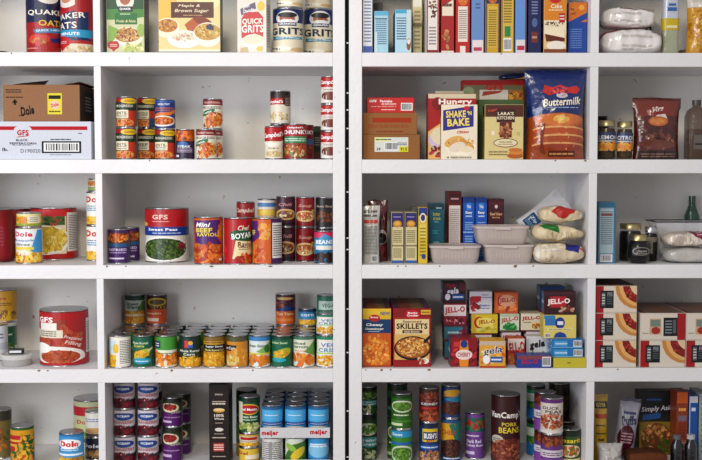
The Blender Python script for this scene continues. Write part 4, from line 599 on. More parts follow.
D['rice_red']=['dac9a8',Pg([(.22,.55),(.45,.98),(.85,1),(.75,.55),(.5,.45)],'b8281c'),B(.5,.2,.45,.2,40,.02,['e6d8bc','cbb890']),R(.9,.3,1,.9,'e0dcd4')]
D['rice_green']=['d8c8a6',Pg([(.1,.85),(.28,.98),(.45,.8),(.48,.5),(.2,.6)],'1f7a34'),Pg([(.6,1),(.9,1),(.85,.85),(.7,.84)],'2a8a3c'),E(.45,.18,.18,.1,'dcb02a'),B(.5,.3,.4,.2,40,.02,['e6d8bc','cbb890'])]
D['rice_blue']=['d8cab0',Pg([(.58,.55),(.62,.98),(.9,.9),(.84,.5)],'2a2a86'),Pg([(.86,.65),(.98,.8),(.98,.5)],'b8281c'),R(.02,.1,.1,.9,'e0dcd0'),L(.15,.5,.5,.8,3,'e2dcd2'),B(.4,.3,.3,.2,30,.02,['e6d8bc','cbb890'])]
D['marshmallow']=['cdbfae',B(.5,.4,.48,.36,90,.035,['e6dcd0','d8cabc','f0e8de']),Pg([(.45,.98),(.55,.55),(.8,.45),(1,.5),(1,.98)],'8a1c3c'),L(.6,.6,.95,.85,2,'e0b0c0')]
D['white_bag']=['b8b4b0',E(.5,.5,.4,.3,'c2beb9'),L(.1,.2,.5,.3,1,'a8a4a0')]
D['brown_item']=['54301c',R(.05,.2,.95,.8,'6a3a1e')]
D['beige']=['a89a7c']
# ---------------------------------------------------------------- the room and the two shelving units
def struct(name, mb): 
    o=link(name, mb.mesh(name)); o['kind']='structure'; return o
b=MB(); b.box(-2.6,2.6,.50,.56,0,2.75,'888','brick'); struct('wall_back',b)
b=MB(); b.box(-2.6,2.6,-4.6,.50,-.05,0,'888','floor'); struct('floor',b)
TH=.047                                                   # thickness of a shelf's front edge
X=lambda px: Xat(px,0,1.42)
CHIPS={(True,1):((14,.004,.003),),(True,2):((150,.004,.003),),(True,3):((106,.006,.004),(125,.004,.003),(211,.012,.003),(270,.012,.003)),(True,4):((170,.007,.005),(36,.01,.003),(45,.008,.003),(252,.004,.004)),
 (False,1):((500,.004,.003),),(False,2):((555,.006,.003),(585,.008,.003)),(False,3):((516,.009,.008),(440,.005,.003),(406,.004,.003),(398,.003,.004),(534,.006,.003)),(False,4):((382,.008,.006),(391,.006,.003),(430,.01,.004),(366,.005,.003),(620,.006,.003))}
def unit(name, xl, xr, divs, label):
    root=thing(name,(0,0,0),label,'shelving unit'); left=xr[1]<.2
    zt=ZB[0]
    for r in range(7):
        b=MB(); b.box(xl[1],xr[0],0,DEPTH,ZB[r]-TH,ZB[r],'fff','paint',.002); b.box(xl[1] if left else XB(354),XB(340.5) if left else xr[0],.0195,DEPTH,ZB[r]-TH+.0005,ZB[r]-.0001,'fff','paint'); 
        for (cx,cw,ch) in CHIPS.get((left,r),()):
            n=9; rr=random.Random(int(cx)); z0=ZB[r]-.004
            cw*=.75; pts=[(X(cx)+cw*math.cos(2*PI*k/n)*(.6+.5*rr.random()),-.0006,z0+min(.0035,ch*math.sin(2*PI*k/n)*(.6+.6*rr.random()))) for k in range(n)]
            b.add(pts,[tuple(range(n))],'8c7152','matte')
        link('shelf',b.mesh('shelf'),root)
    for (a,c) in (xl,xr):
        b=MB(); b.box(a,c,-.001,.019,0.0,zt,'fff','paint',.002)          # face stile, wider than the board behind it
        q=(XB(340.5),c) if a==xr[0] and left else (a,XB(354)) if a==xl[0] and not left else (a,c)
        b.box(q[0],q[1],.019,DEPTH+.012,0.0,zt,'fff','paint'); link('side_panel',b.mesh('side_panel'),root)
    for (a,c) in divs:
        b=MB()
        for r in range(6): b.box(a,c,.001,DEPTH,ZB[r+1],ZB[r]-TH,'fff','paint',.0012)
        link('divider',b.mesh('divider'),root)
    b=MB(); b.box(xl[1] if left else XB(354),XB(340.5) if left else xr[0],DEPTH,DEPTH+.012,0.0,zt,'fff','back_warm_tint'); link('back_panel',b.mesh('back_panel'),root)
    b=MB(); b.box(xl[1],xr[0],.03,.045,0.0,ZB[6]-TH,'fff','paint'); link('plinth',b.mesh('plinth'),root)
unit('shelving_unit',(X(-75),X(-62)),(X(333),X(345)),[(X(95.3),X(102.3))],'white painted wooden shelving unit on the left of the narrow black gap')
unit('shelving_unit',(X(349),X(362)),(X(766),X(779)),[(X(589),X(597))],'white painted wooden shelving unit on the right of the narrow black gap')

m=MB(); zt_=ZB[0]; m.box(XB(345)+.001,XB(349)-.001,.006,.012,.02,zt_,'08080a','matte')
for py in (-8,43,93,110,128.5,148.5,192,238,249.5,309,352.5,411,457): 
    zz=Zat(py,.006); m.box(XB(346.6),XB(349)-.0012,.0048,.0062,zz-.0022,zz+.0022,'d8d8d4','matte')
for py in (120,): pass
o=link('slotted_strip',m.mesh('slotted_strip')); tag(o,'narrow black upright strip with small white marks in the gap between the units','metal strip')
# ---------------------------------------------------------------- builders for odd things
def part(name, mb, parent): return link(name, mb.mesh(name), parent)
def XYpos(px0,px1,Yf,z):
    X0,X1=Xat(px0,Yf+.03,z),Xat(px1,Yf+.03,z); return X0,X1
def jar(x0,x1,ytop,row,Yf,label,lidmat,content,design=None,round_=False,name='glass_jar',lidpx=6):
    z=ZS[row]; X0,X1=XYpos(x0,x1,Yf,z); r=(X1-X0)/2; Yc=Yf+r; h=Zat(ytop,Yf)-z; lh=lidpx*.0034
    t=thing(name,((X0+X1)/2,Yc,z),label,'jar')
    g=MB(); rl=r*(.62 if round_ else .84)
    if round_: prof=[(0,r*.7,r*.7,2),(h*.06,r*.85,r*.85,2),(h*.25,r*.99,r*.99,2),(h*.45,r,r,2),(h*.65,r*.92,r*.92,2),(h*.8,r*.7,r*.7,2),(h-lh,rl,rl,2)]
    else: prof=[(0,r*.9,r*.9,2),(h*.04,r,r,2),(h*.72,r,r,2),(h*.82,r*.9,r*.9,2),(h-lh,rl,rl,2)]
    g.loft(prof,'fff','glass'); part('glass_body',g,t)
    c=MB(); c.loft([(max(.002,p[0]*.97),p[1]*.95,p[2]*.95,2) for p in prof[:-1]],content,'liquid'); part('contents',c,t)
    l=MB(); l.loft([(h-lh,rl*1.08,rl*1.08,2),(h-.001,rl*1.1,rl*1.1,2),(h,rl*1.02,rl*1.02,2)],'888',lidmat,24); part('lid',l,t)
    if design:
        lb=MB(); k=(.22,.70) if not round_ else (.30,.58); hh=h*(k[1]-k[0]); rr=r+.0008
        a0=.5 if round_ else 1.0
        def surf(u,v,o): a=(u-.5)*PI*a0-PI/2; return Vector(((rr+o)*math.cos(a),(rr+o)*math.sin(a),h*k[0]+v*hh))
        n=12; vs=[surf(i/n,j,0) for j in (0,1) for i in range(n+1)]
        lb.add(vs,[(i,i+1,n+2+i,n+1+i) for i in range(n)],D[design][0],'gloss')
        draw(lb,D[design][1:],PI*r*a0,hh,surf,'gloss',[i/n for i in range(n+1)],()); part('paper_label',lb,t)
    return z+h
D['peach_label']=['3a4a66',T('LEMON',.5,.72,.8,.22,'e6e6ee'),B(.5,.25,.42,.22,14,.14,['e89a2a','d8801c','f0b84a']),R(0,.48,1,.56,'c8c8c0')]
D['preserve_label']=['3c4a6e',T('CITRON',.5,.72,.8,.22,'e6e6ee'),B(.5,.25,.42,.22,14,.14,['e89a2a','d8801c','f0b84a']),R(0,.48,1,.56,'c8c8c0')]
D['white_dark_label']=['8f8a7c',R(.5,.0,.8,.7,'16161a'),L(.1,.3,.45,.8,4,'5a5a52')]
D['oval_label']=['0c0a0c',E(.5,.5,.5,.5,'a8a49a'),E(.5,.5,.44,.44,'0c0a0c'),T('Jam',.5,.5,.6,.4,'a8a49a',0,1,.2),R(.2,.2,.8,.26,'a8a49a')]
def tub(x0,x1,ytop,row,Yf,label,z0=None,d=.14,group=None):
    z=ZS[row] if z0 is None else z0
    X0,X1=Xat(x0,Yf,z+.03),Xat(x1,Yf,z+.03); h=Zat(ytop,Yf)-z; w=(X1-X0)/2; hd=d/2
    t=thing('food_container',((X0+X1)/2,Yf+hd,z),label,'container',group)
    m=MB(); lh=.008; e=7
    m.loft([(0,w*.80,hd*.80,e),(.005,w*.86,hd*.86,e),(h*.4,w*.91,hd*.92,e),(h-lh-.006,w*.94,hd*.95,e),(h-lh,w*.95,hd*.96,e)],'fff','frosted',48,cap=True)
    for k in range(9):
        xx=-w*.5+k*w*.125; m.box(xx-.0018,xx+.0018,-hd*.93,-hd*.80,h*.3,h*.72,'fff','frosted')
    part('tub',m,t)
    l=MB(); l.loft([(h-lh,w*.99,hd,e),(h-lh*.3,w,hd,e),(h,w*.98,hd*.98,e),(h,w*.9,hd*.9,e),(h-.003,w*.88,hd*.88,e)],'fff','frosted_lid',48)
    l.box(-w*.28,w*.28,-hd-.004,-hd+.004,h-lh-.004,h-.001,'fff','frosted_lid',.001); part('lid',l,t)
    return z+h

# ================================================================ TOP SHELF
canL=lambda *a,**k: can(*a,**k)
b=MB(); b.loft([(0,.045,.03,2),(.006,.05,.034,2),(.012,.03,.02,2)],'17181a','film',20)
o=link('dark_pouch',b.mesh('dark_pouch')); o.location=(Xat(-2,.10,ZS[1]),.10,ZS[1]); tag(o,'small black flattened pouch at the left edge of the top shelf','pouch')
can('oats_red',26.8,61,-18,1,.05,rot=14,label='round oatmeal canister with a mostly red front and dark blue top band',name='oatmeal_canister',cat='canister')
can('oats_blue',61.2,94,-16,1,.05,rot=-16,label='round oatmeal canister with a broad blue banner, half hidden beside the divider',name='oatmeal_canister',cat='canister')
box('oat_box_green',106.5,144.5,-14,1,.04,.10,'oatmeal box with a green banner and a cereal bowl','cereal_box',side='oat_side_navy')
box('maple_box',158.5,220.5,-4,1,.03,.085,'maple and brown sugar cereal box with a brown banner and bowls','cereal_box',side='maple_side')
box('grits_box',238,269,-1.5,1,.04,.05,'tall white box of quick grits with a red shield','grits_box',side='grits_side',rz=-14)
z=can('grits_canister',272.5,303.5,7.5,1,.06,'blue and cream grits canister in full view, lower left of the group','grits_canister','canister')
can('grits_canister',277,303,-28,1,.06,'upper left grits canister, only its base showing at the picture edge','grits_canister','canister',z0=z+.0005,r=.045)
z=can('grits_canister',303,333,8,1,.17,'blue and cream grits canister partly hidden against the side panel','grits_canister','canister',rot=12,r=.052)
canXY('grits_canister',Xat(318,.24,z),.24,z+.0005,.046,.12,'upper right grits canister, only its base showing at the picture edge',name='grits_canister')
# right unit, first bay
bx=lambda *a,**k: box(*a,**k)
bx('cereal_white_blue',362.8,372.5,-30,1,.02,.17,'white and blue box at the far left of the right unit top shelf')
bx('grey_box_back',374,383,2.5,1,.28,.06,'narrow pale box top seen behind the light blue boxes')
bx('crumb_blue',374,388.5,11,1,.03,.15,'shorter light blue carton with a bright cyan side',side='crumb_cyan')
bx('crumb_blue2',395,411.5,9.5,1,.03,.15,'taller light blue carton with small print, second of the two',side='crumb_cyan')
bx('cream_side',412.5,422,-2,1,.10,.15,'cream coloured narrow box behind the taller light blue carton')
bx('choc_cereal',426,439,-25,1,.03,.17,'white spine box with brown chocolate pieces and dark red edges',name='baking_mix_box',group='boxes filed on the right unit top shelf')
bx('wafer_red',441,454.3,-22,1,.03,.17,'red spine box picturing wafer bars',name='baking_mix_box',group='boxes filed on the right unit top shelf')
bx('mix_redwhite',455.5,470,-18,1,.03,.17,'red spine box with a white panel of small print',name='baking_mix_box',group='boxes filed on the right unit top shelf')
bx('mix_blue',471.3,484.2,-20,1,.03,.17,'plain light blue spine box between the red and the yellow boxes',name='baking_mix_box',group='boxes filed on the right unit top shelf')
bx('mix_yellow',485.3,499.7,-16,1,.03,.17,'yellow spine box with dark blue edges',name='baking_mix_box',group='boxes filed on the right unit top shelf')
bx('mix_yellowred',501.3,513.8,-22,1,.03,.17,'yellow spine box with a red top and a barcode',name='baking_mix_box',group='boxes filed on the right unit top shelf')
bx('mix_blue2',515,526.6,-22,1,.03,.17,'light blue spine box beside the navy box',name='baking_mix_box',group='boxes filed on the right unit top shelf')
bx('mix_navy',527.8,541.2,-24,1,.035,.17,'dark navy spine box to the left of the cake box',name='baking_mix_box',group='boxes filed on the right unit top shelf')
bx('cake_orange',543.5,566.5,-6,1,.03,.06,'orange cake mix box picturing a chocolate cream cake',name='cake_mix_box',side='mix_navy')
bx('orange_blue_box',568,587,2,1,.05,.06,'orange and blue box beside the right unit divider',name='cake_mix_box')
# right unit, second bay
zz=bag('sugar_lower',597.8,659,31,1,.04,.15,'lower white sugar bag with a red stripe, lying flat','sugar_bag','bag',lying=True,seed=3,wr=.009)
bag('sugar_upper',598.5,652,10,1,.05,.14,'upper white sugar bag lying on the other with a red end','sugar_bag','bag',lying=True,seed=6,z0=zz+.006,wr=.010,ry=1)
bx('sugar_box',641,654,8,1,.24,.06,'small white box with a black letter behind the sugar bags')
b=MB(); b.box(-.025,.025,-.02,.02,0,.245,'b9b9b0','bagclear',.006); 
t=thing('spice_shaker',(Xat(669.5,.09,ZS[1]),.09,ZS[1]),'tall clear bottle with a yellow band and a pale blue top','bottle')
m=MB(); m.loft([(0,.026,.02,4),(.005,.028,.022,4),(.085,.027,.021,4),(.10,.029,.022,4)],'a8aa90','film',28); part('bottle_body',m,t)
m=MB(); m.loft([(.085,.0285,.0225,4),(.125,.0295,.0235,4)],'c8b22a','gloss',28); m.box(-.018,.018,-.0245,-.022,.092,.10,'e6e0b0'); part('yellow_band',m,t)
m=MB(); m.loft([(.125,.028,.022,4),(.17,.026,.021,4),(.24,.024,.019,4)],'c3cad6','film',28); m.box(-.015,.015,-.025,-.019,.15,.162,'3a6aa8'); m.box(-.012,.012,-.025,-.019,.168,.175,'3a6aa8'); part('upper_bottle',m,t)
b=MB(); b.loft([(0,.03,.02,2),(.01,.033,.024,2),(.022,.026,.02,2),(.03,.01,.008,2)],'a39473','matte',20); o=link('paper_packet',b.mesh('paper_packet')); o.location=(Xat(683,.2,ZS[1]),.2,ZS[1]); tag(o,'small beige lump of a packet between the clear bottle and the yellow bag','packet')
bag('corn_bag',686,722,-12,1,.06,.07,'yellow popping corn bag at the right edge of the top shelf','corn_bag','bag',seed=9)

# ================================================================ SECOND SHELF
z=box('carton_white',-8,91.5,121.5,2,.02,.30,'wide white carton with a red stripe and a barcode, under the brown one','carton','carton',mat='card')
ob=thing('carton',(Xat(41,.05,z),.06+.14,z),'brown cardboard carton with a yellow sticker on top of the white carton','carton')
w_=Xat(80.5,.06,z)-Xat(4,.06,z); h_=Zat(85,.06)-z
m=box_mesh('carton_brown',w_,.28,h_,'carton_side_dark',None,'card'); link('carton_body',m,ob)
b=MB(); b.add([(-w_*.46,-.10,h_),(w_*.0,-.10,h_),(-w_*.02,-.02,h_+.022),(-w_*.40,-.02,h_+.012),(-w_*.46,-.10,h_+.0015),(w_*.0,-.10,h_+.0015),(-w_*.02,-.02,h_+.0235),(-w_*.40,-.02,h_+.0135)],[(3,2,1,0),(4,5,6,7),(0,1,5,4),(1,2,6,5),(2,3,7,6),(3,0,4,7)],'4a2f1e','card'); part('open_flap',b,ob)
b=MB(); b.add([(w_*.30,-.13,h_+.001),(w_*.5,-.135,h_+.009),(w_*.5,.13,h_+.009),(w_*.30,.13,h_+.001),(w_*.30,-.13,h_+.0025),(w_*.5,-.135,h_+.0105),(w_*.5,.13,h_+.0105),(w_*.30,.13,h_+.0025)],[(3,2,1,0),(4,5,6,7),(0,1,5,4),(1,2,6,5),(2,3,7,6),(3,0,4,7)],'6a442a','card'); part('closed_flap',b,ob)
G='soup cans on the left unit second shelf'
def stack2(des_b,des_t,x0,x1,yt,ym,row,Yf,lb,lt,name='soup_can',**k):
    z=can(des_b,x0,x1,ym,row,Yf,lb,name,**k)
    return can(des_t,x0,x1,yt,row,Yf,lt,name,z0=z+.0003,**k)
stack2('soup_green','soup_green',116,136.6,96.5,127.5,2,.04,'green lentil soup can at the bottom of the far left stack','green lentil soup can on top of the far left stack',group=G)
stack2('soup_dark','soup_noodle',139.5,154.5,97,128,2,.14,'soup can at the bottom of the second stack, set back between its neighbours','soup can on top of the second stack, set back between its neighbours',group=G,r=.0335)
stack2('soup_green','soup_blue',154.8,175.6,99,129,2,.04,'green soup can directly under the blue one','blue soup can with an orange bowl, on top of the third stack',group=G)
can('soup_purple',176,194.8,129,2,.05,'purple soup can with an orange food band, standing alone','soup_can',group=G)
z=can('soup_veg',196.2,216.6,129,2,.03,'cream and orange soup can with a dark red band, front one of the pair','soup_can',group=G)
z=can('soup_veg',204,223,129,2,.105,'cream and orange soup can half hidden behind its twin','soup_can',group=G,h=.105)
can('soup_veg',202.5,223.4,98.5,2,.105,'cream and orange soup can standing alone on top','soup_can',group=G,z0=z+.0003,r=.0345)
G='soup cans at the right end of the left unit second shelf'
can('soup_campbell',264.5,283.2,126,2,.03,'red and cream soup can at the front left below the single white one','soup_can',group=G)
z=can('soup_campbell',269.5,288,124.5,2,.11,'soup can behind the front red and cream one, carrying the single can','soup_can',group=G)
can('soup_chunkcream',270,290.8,90.5,2,.105,'brown and cream soup can standing alone high up','soup_can',group=G,z0=z+.0003)
can('soup_chunky',284,307,123.5,2,.03,'wide dark red chunky soup can with a green band','soup_can',group=G)
can('soup_chunky_blue',294,314,124.5,2,.12,'dark red soup can peeping out behind the wide chunky one','soup_can',group=G)
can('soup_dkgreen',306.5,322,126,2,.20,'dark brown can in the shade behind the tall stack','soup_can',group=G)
z=can('soup_tomato',320.5,340,131,2,.04,'bottom can of the three tall red and white stack','soup_can',group=G)
z=can('soup_tomato',320.5,340,104,2,.04,'middle can of the three tall red and white stack','soup_can',group=G,z0=z+.0003)
can('soup_tomato',320.5,340,76,2,.04,'top can of the three tall red and white stack','soup_can',group=G,z0=z+.0003)
# right unit
z=box('carton_label',362.8,420,134.5,2,.03,.18,'lower tan carton with a white and yellow price label','carton','carton',mat='card')
z=box('carton_red_print',363,418,112.8,2,.035,.18,'upper tan carton with red print under the red box','carton','carton',mat='card',z0=z+.0003,rz=-1.5)
box('tray_red',367,414.5,97.5,2,.06,.12,'flat red box with a barcode on top of the tan cartons',z0=z+.0006)
box('pancake_box',427.2,476,93.5,2,.07,.05,'dark red pancake mix box behind the blue-banner box','pancake_mix_box',side='pancake_side',rz=2)
box('white_box_back',435,464,91,2,.16,.04,'plain pale box just showing above the dark red box')
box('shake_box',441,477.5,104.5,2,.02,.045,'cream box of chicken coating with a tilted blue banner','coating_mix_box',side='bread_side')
box('gfs_box',461.5,524,80,2,.20,.05,'wide box with a red and white top behind the bread mix box')
box('green_box_back',478,523.5,99.5,2,.12,.06,'dull green box top between the wide red box and the brown one')
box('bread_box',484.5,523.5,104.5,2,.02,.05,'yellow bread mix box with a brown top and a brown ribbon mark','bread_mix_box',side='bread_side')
bag('buttermilk',525.5,584,70,2,.008,.10,'large blue buttermilk pancake mix bag picturing a pancake stack','pancake_mix_bag','bag',seed=11,wr=.006)
D['navy_stripe']=['132a66',Pg([(.0,.25),(.5,.6),(1,.75),(1,.62),(.5,.42),(.0,.1)],'e0a85a'),Pg([(.1,.9),(.5,.8),(.5,.86),(.12,.97)],'5a70b0')]
o=link('rolled_bag',build_bag('rolled_bag','navy_stripe',.24,.026,.08,'film',True,.004,15)); o.location=(Xat(533,.25,1.8),.292,Zat(80,.2)+.003); o.rotation_euler=(0,math.radians(0),math.radians(0)); tag(o,'rolled dark blue bag end with an orange stripe above the wide red box','bag')
jar(597.8,615,120,2,.05,'small jar with an orange fruit label, left of the two by the divider','gold','4a3a1c','peach_label')
jar(616.3,632,121,2,.05,'small jar with an orange fruit label, right of the two, beside the brown pouch','gold','4a3a1c','preserve_label')
b=MB(); b.loft([(0,.026,.026,2),(.13,.026,.026,2),(.135,.02,.02,2),(.135,.021,.021,2),(.155,.021,.021,2)],'17120f','gloss',24); o=link('spice_jar',b.mesh('spice_jar')); o.location=(Xat(601,.2,1.6),.2,ZS[2]); tag(o,'dark jar standing behind the two small fruit jars','jar')
bag('choc_pouch',632.5,679,98,2,.06,.06,'brown baking pouch with a clear window and a crimped top','baking_pouch','pouch',seed=21,wr=.005)
t=thing('sauce_bottle',(Xat(696,.09,1.6),.09,ZS[2]),'dark glass bottle with a pale label at the right edge of the second shelf','bottle')
r=.037; m=MB(); m.loft([(0,r*.9,r*.9,4),(.004,r,r,4),(.15,r,r,4),(.172,r*.8,r*.8,3),(.182,r*.38,r*.38,2),(.19,r*.36,r*.36,2)],'fff','brownglass',32); part('glass_body',m,t)
m=MB(); m.loft([(.003,r*.93,r*.93,4),(.105,r*.93,r*.93,4)],'1c0f0a','liquid',32); part('contents',m,t)
m=MB(); m.loft([(.188,r*.42,r*.42,2),(.206,r*.42,r*.42,2)],'4a4a48','gloss',20); part('cap',m,t)
m=MB(); m.box(-r*.55,r*.7,-r-.0012,-r-.0004,.035,.085,'6a625c'); m.box(-r*.4,r*.5,-r-.0018,-r-.0012,.05,.056,'2a2422'); part('paper_label',m,t)

# ================================================================ THIRD SHELF
can('big_red',-33,13,209.5,3,.06,'large dark red catering can cut by the left picture edge','catering_can')
can('big_red2',-12,32,209,3,.235,'large red catering can hidden behind the pineapple cans','catering_can',r=.078)
can('big_pineapple',31.5,76.5,208,3,.20,'large catering can picturing yellow fruit on a white plate','catering_can',rot=-4)
z=can('pineapple_can',16,42.3,227.5,3,.045,'blue and yellow pineapple can in front of the large fruit can','fruit_can')
can('fruit_tin',16.5,41,212.5,3,.05,'small low fruit tin on top of the pineapple can','fruit_can',z0=z+.0003)
z=can('white_pineapple',86.5,107,225.5,3,.165,'lower white fruit can of the column half hidden by the left divider','fruit_can')
z=can('white_pineapple',86.5,107,192,3,.165,'upper white fruit can of the column half hidden by the left divider','fruit_can',z0=z+.0003)
can('fruit_orange_tin',88,106.5,178.5,3,.168,'small orange fruit tin on top of the column behind the left divider','fruit_can',z0=z+.0003)
can('beans_purple',106,127.5,229.5,3,.05,'short purple refried beans can in front, beside the left divider','bean_can')
can('beans_purple',121,139.8,227.5,3,.14,'short purple refried beans can set back behind the other','bean_can')
can('big_peas',145.3,189,208.3,3,.08,'large catering can of sweet peas with red and blue bands','catering_can',rot=4)
can('pasta_beef',194,223,217,3,.012,'orange and purple mini ravioli can with its front turned out','pasta_can')
can('pasta_ravioli',224,251.8,218,3,.010,'red pasta can with a green oval mark and a cream scroll','pasta_can')
can('pasta_side',252.5,282,218,3,.004,'orange and purple pasta can showing its printed nutrition panel','pasta_can')
z=can('lid_only',237,256,220,3,.15,'can hidden behind the red pasta can, under a small red tin','bean_can')
can('small_red',236.3,255,202,3,.15,'small red tin standing above the red pasta can','small_tin',z0=z+.0003,r=.033)
z=can('lid_only',258,277,218,3,.16,'can hidden behind the right pasta can, under a small white tin','bean_can')
can('small_yellow',257.3,276.5,199,3,.155,'small white tin with a yellow picture above the right pasta can','small_tin',z0=z+.0003,r=.034)
G='soup cans stacked in twos at the right end of the third shelf'
stack2('chili_purple','chili_purple',276,295.6,196.5,227,3,.12,'lower dark purple soup can of the stack right of the pasta cans','upper dark purple soup can of the stack right of the pasta cans',group=G)
stack2('chili_red','chili_red',295.8,314.8,197,227.5,3,.12,'lower dark red soup can of the middle stack','upper dark red soup can of the middle stack',group=G)
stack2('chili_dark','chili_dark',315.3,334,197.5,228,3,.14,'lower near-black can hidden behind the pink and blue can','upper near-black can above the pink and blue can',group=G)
can('beans_pink',313.8,335,231,3,.035,'pink and blue bean can at the right end in front','bean_can')
# right unit
bag('white_pouch',362.8,379.5,206,3,.05,.035,'white pouch of small print beside the left side panel','pouch','pouch',seed=31,wr=.002)
bag('maroon_pouch',368,387.5,200,3,.13,.04,'dark red pouch sticking up behind the white pouch','pouch','pouch',seed=33,wr=.004)
G='boxes standing at the left of the right unit third shelf'
box('purple_cream',391,403.6,212.5,3,.06,.12,'purple topped cream box, left one of the pair',side='grey_box_back',group=G)
box('purple_cream',404.5,417.2,212.5,3,.06,.12,'purple topped cream box, right one of the pair',side='grey_box_back',group=G)
box('grey_box_back',411,419,206.5,3,.22,.06,'dull grey box just showing behind the purple topped pair',group=G)
box('baking_yellow',418,427.6,207.5,3,.05,.10,'yellow baking box with a blue top',side='grey_box_back',group=G)
box('teal_pack',429,444,203.5,3,.18,.09,'teal butter and herb box with a dark top',side='grey_box_back',group=G)
box('redwhite_box',447.5,461.5,191.5,3,.182,.12,'tallest dark red box with a white print panel',side='redwhite_side',group=G)
box('blue_stuff',462.8,474.6,197.5,3,.182,.12,'bright blue box, left one of the two side by side',group=G)
box('blue_stuff',475.4,487,197.5,3,.182,.12,'bright blue box, right one of the two, beside the maroon box',group=G)
box('maroon_box',487.9,504,199,3,.182,.12,'dark maroon box behind the stacked clear container',group=G)
z=tub(429.5,482.5,246,3,.035,'frosted plastic container at the left, standing on the shelf')
z=tub(484,536,245,3,.035,'frosted plastic container at the right, carrying the other one')
tub(475,531,226.5,3,.045,'frosted plastic container stacked on top of the right one',z0=z+.0003,d=.13)
zz=bag('rice_blue',532,583,242,3,.01,.12,'lowest rice bag, with a blue patch and a red corner','rice_bag','bag',lying=True,seed=41,wr=.009,taper=.35,mat='gloss',group='rice bags in a pile')
zz=bag('rice_green',531,582,224.5,3,.015,.12,'middle rice bag of the pile, with green and yellow patches','rice_bag','bag',lying=True,seed=44,wr=.009,taper=.4,mat='gloss',z0=zz+.004,ry=2,group='rice bags in a pile')
bag('rice_red',538,581,206.5,3,.02,.11,'top rice bag of the pile, with a red patch','rice_bag','bag',lying=True,seed=47,wr=.009,taper=.5,mat='gloss',z0=zz+.005,ry=2,group='rice bags in a pile')
D['clear_film']=['d0cad6',Pg([(.02,.02),(.5,.02),(.5,.42),(.02,.42)],'e8e6ea'),Pg([(.05,.05),(.46,.05),(.46,.38),(.05,.38)],'27527c'),L(.1,.1,.4,.32,3,'8ab0d0'),E(.7,.62,.2,.12,'c86a6a')]
t=thing('resealable_bag',(Xat(524,.22,1.3),.19,ZS[3]+.097),'crumpled clear plastic bag with a blue label, leaning on the rice bags','bag'); t.rotation_euler=(0,math.radians(52),0)
me=build_bag('bag_film','clear_film',.115,.185,.03,'bagclear',False,.006,51)
# the film itself is see-through, its printed patch is not
link('bag_film',me,t)
m=MB()
def sf(u,v,o): return Vector((-.048+u*.052,-.0165-o,.012+v*.06))
m.add([sf(0,0,0),sf(1,0,0),sf(1,1,0),sf(0,1,0),sf(0,0,-.001),sf(1,0,-.001),sf(1,1,-.001),sf(0,1,-.001)],[(0,1,2,3),(7,6,5,4)],'d8d8dc'); draw(m,[R(.06,.08,.94,.94,'27527c'),T('Zip',.5,.65,.6,.24,'cfe0f0'),L(.15,.2,.85,.45,3,'8ab0d0')],.052,.06,sf)
part('printed_patch',m,t)
# second bay
bx('lightblue_box',598,616,202,3,.05,.09,'pale blue powder box with small print beside the right divider',name='powder_box')
jar(619.5,642,224,3,.12,'taller dark preserve jar with a gold lid','gold','100a0a',None)
jar(627.5,651,235.5,3,.02,'round dark jam jar with an oval label, in front','gold','0e0a0c','oval_label',True)
jar(643.5,656.5,227,3,.125,'dark jar with a pale label behind the round jam jar','steel','14100e','white_dark_label')
zz=bag('white_bag',662,712,247,3,.04,.13,'flat translucent white bag under the marshmallow bag','food_bag','bag',lying=True,seed=61,wr=.003)
bag('marshmallow',662,712,231,3,.05,.12,'marshmallow bag with a dark pink corner, lying on the white bag','marshmallow_bag','bag',lying=True,seed=64,wr=.004,z0=zz+.003)
# clear bin with a dark rim behind the bags
t=thing('storage_bin',(Xat(680,.27,1.2),.264,ZS[3]),'clear plastic bin with a thin dark rim behind the marshmallow bag','bin')
bw=(Xat(712,.22,1.3)-Xat(654,.22,1.3))/2; bh=Zat(222,.2)-ZS[3]
m=MB()
for a in ((-bw,bw,-.075,-.073,.002,bh),(-bw,bw,.073,.075,.002,bh),(-bw,-bw+.002,-.073,.073,.002,bh),(bw-.002,bw,-.073,.073,.002,bh),(-bw,bw,-.075,.075,0,.002)): m.box(*a,'fff','bagclear')
t.location.x=Xat(683,.22,1.2); part('bin_walls',m,t)
m=MB(); e=.002
for a in ((-bw-e,bw+e,-.078,-.073),(-bw-e,bw+e,.073,.078),(-bw-e,-bw+e,-.073,.073),(bw-e,bw+e,-.073,.073)): m.box(*a,bh-.002,bh+.002,'2c2c30','gloss')
part('dark_rim',m,t)
b=MB(); b.loft([(0,.028,.028,2),(.15,.028,.028,2),(.19,.013,.013,2),(.225,.013,.013,2)],'2f5a48','film',24); o=link('green_bottle',b.mesh('green_bottle')); o.location=(Xat(707,.2,1.3),.374,ZS[3]); tag(o,'green bottle at the right picture edge behind the clear bin','bottle'); 

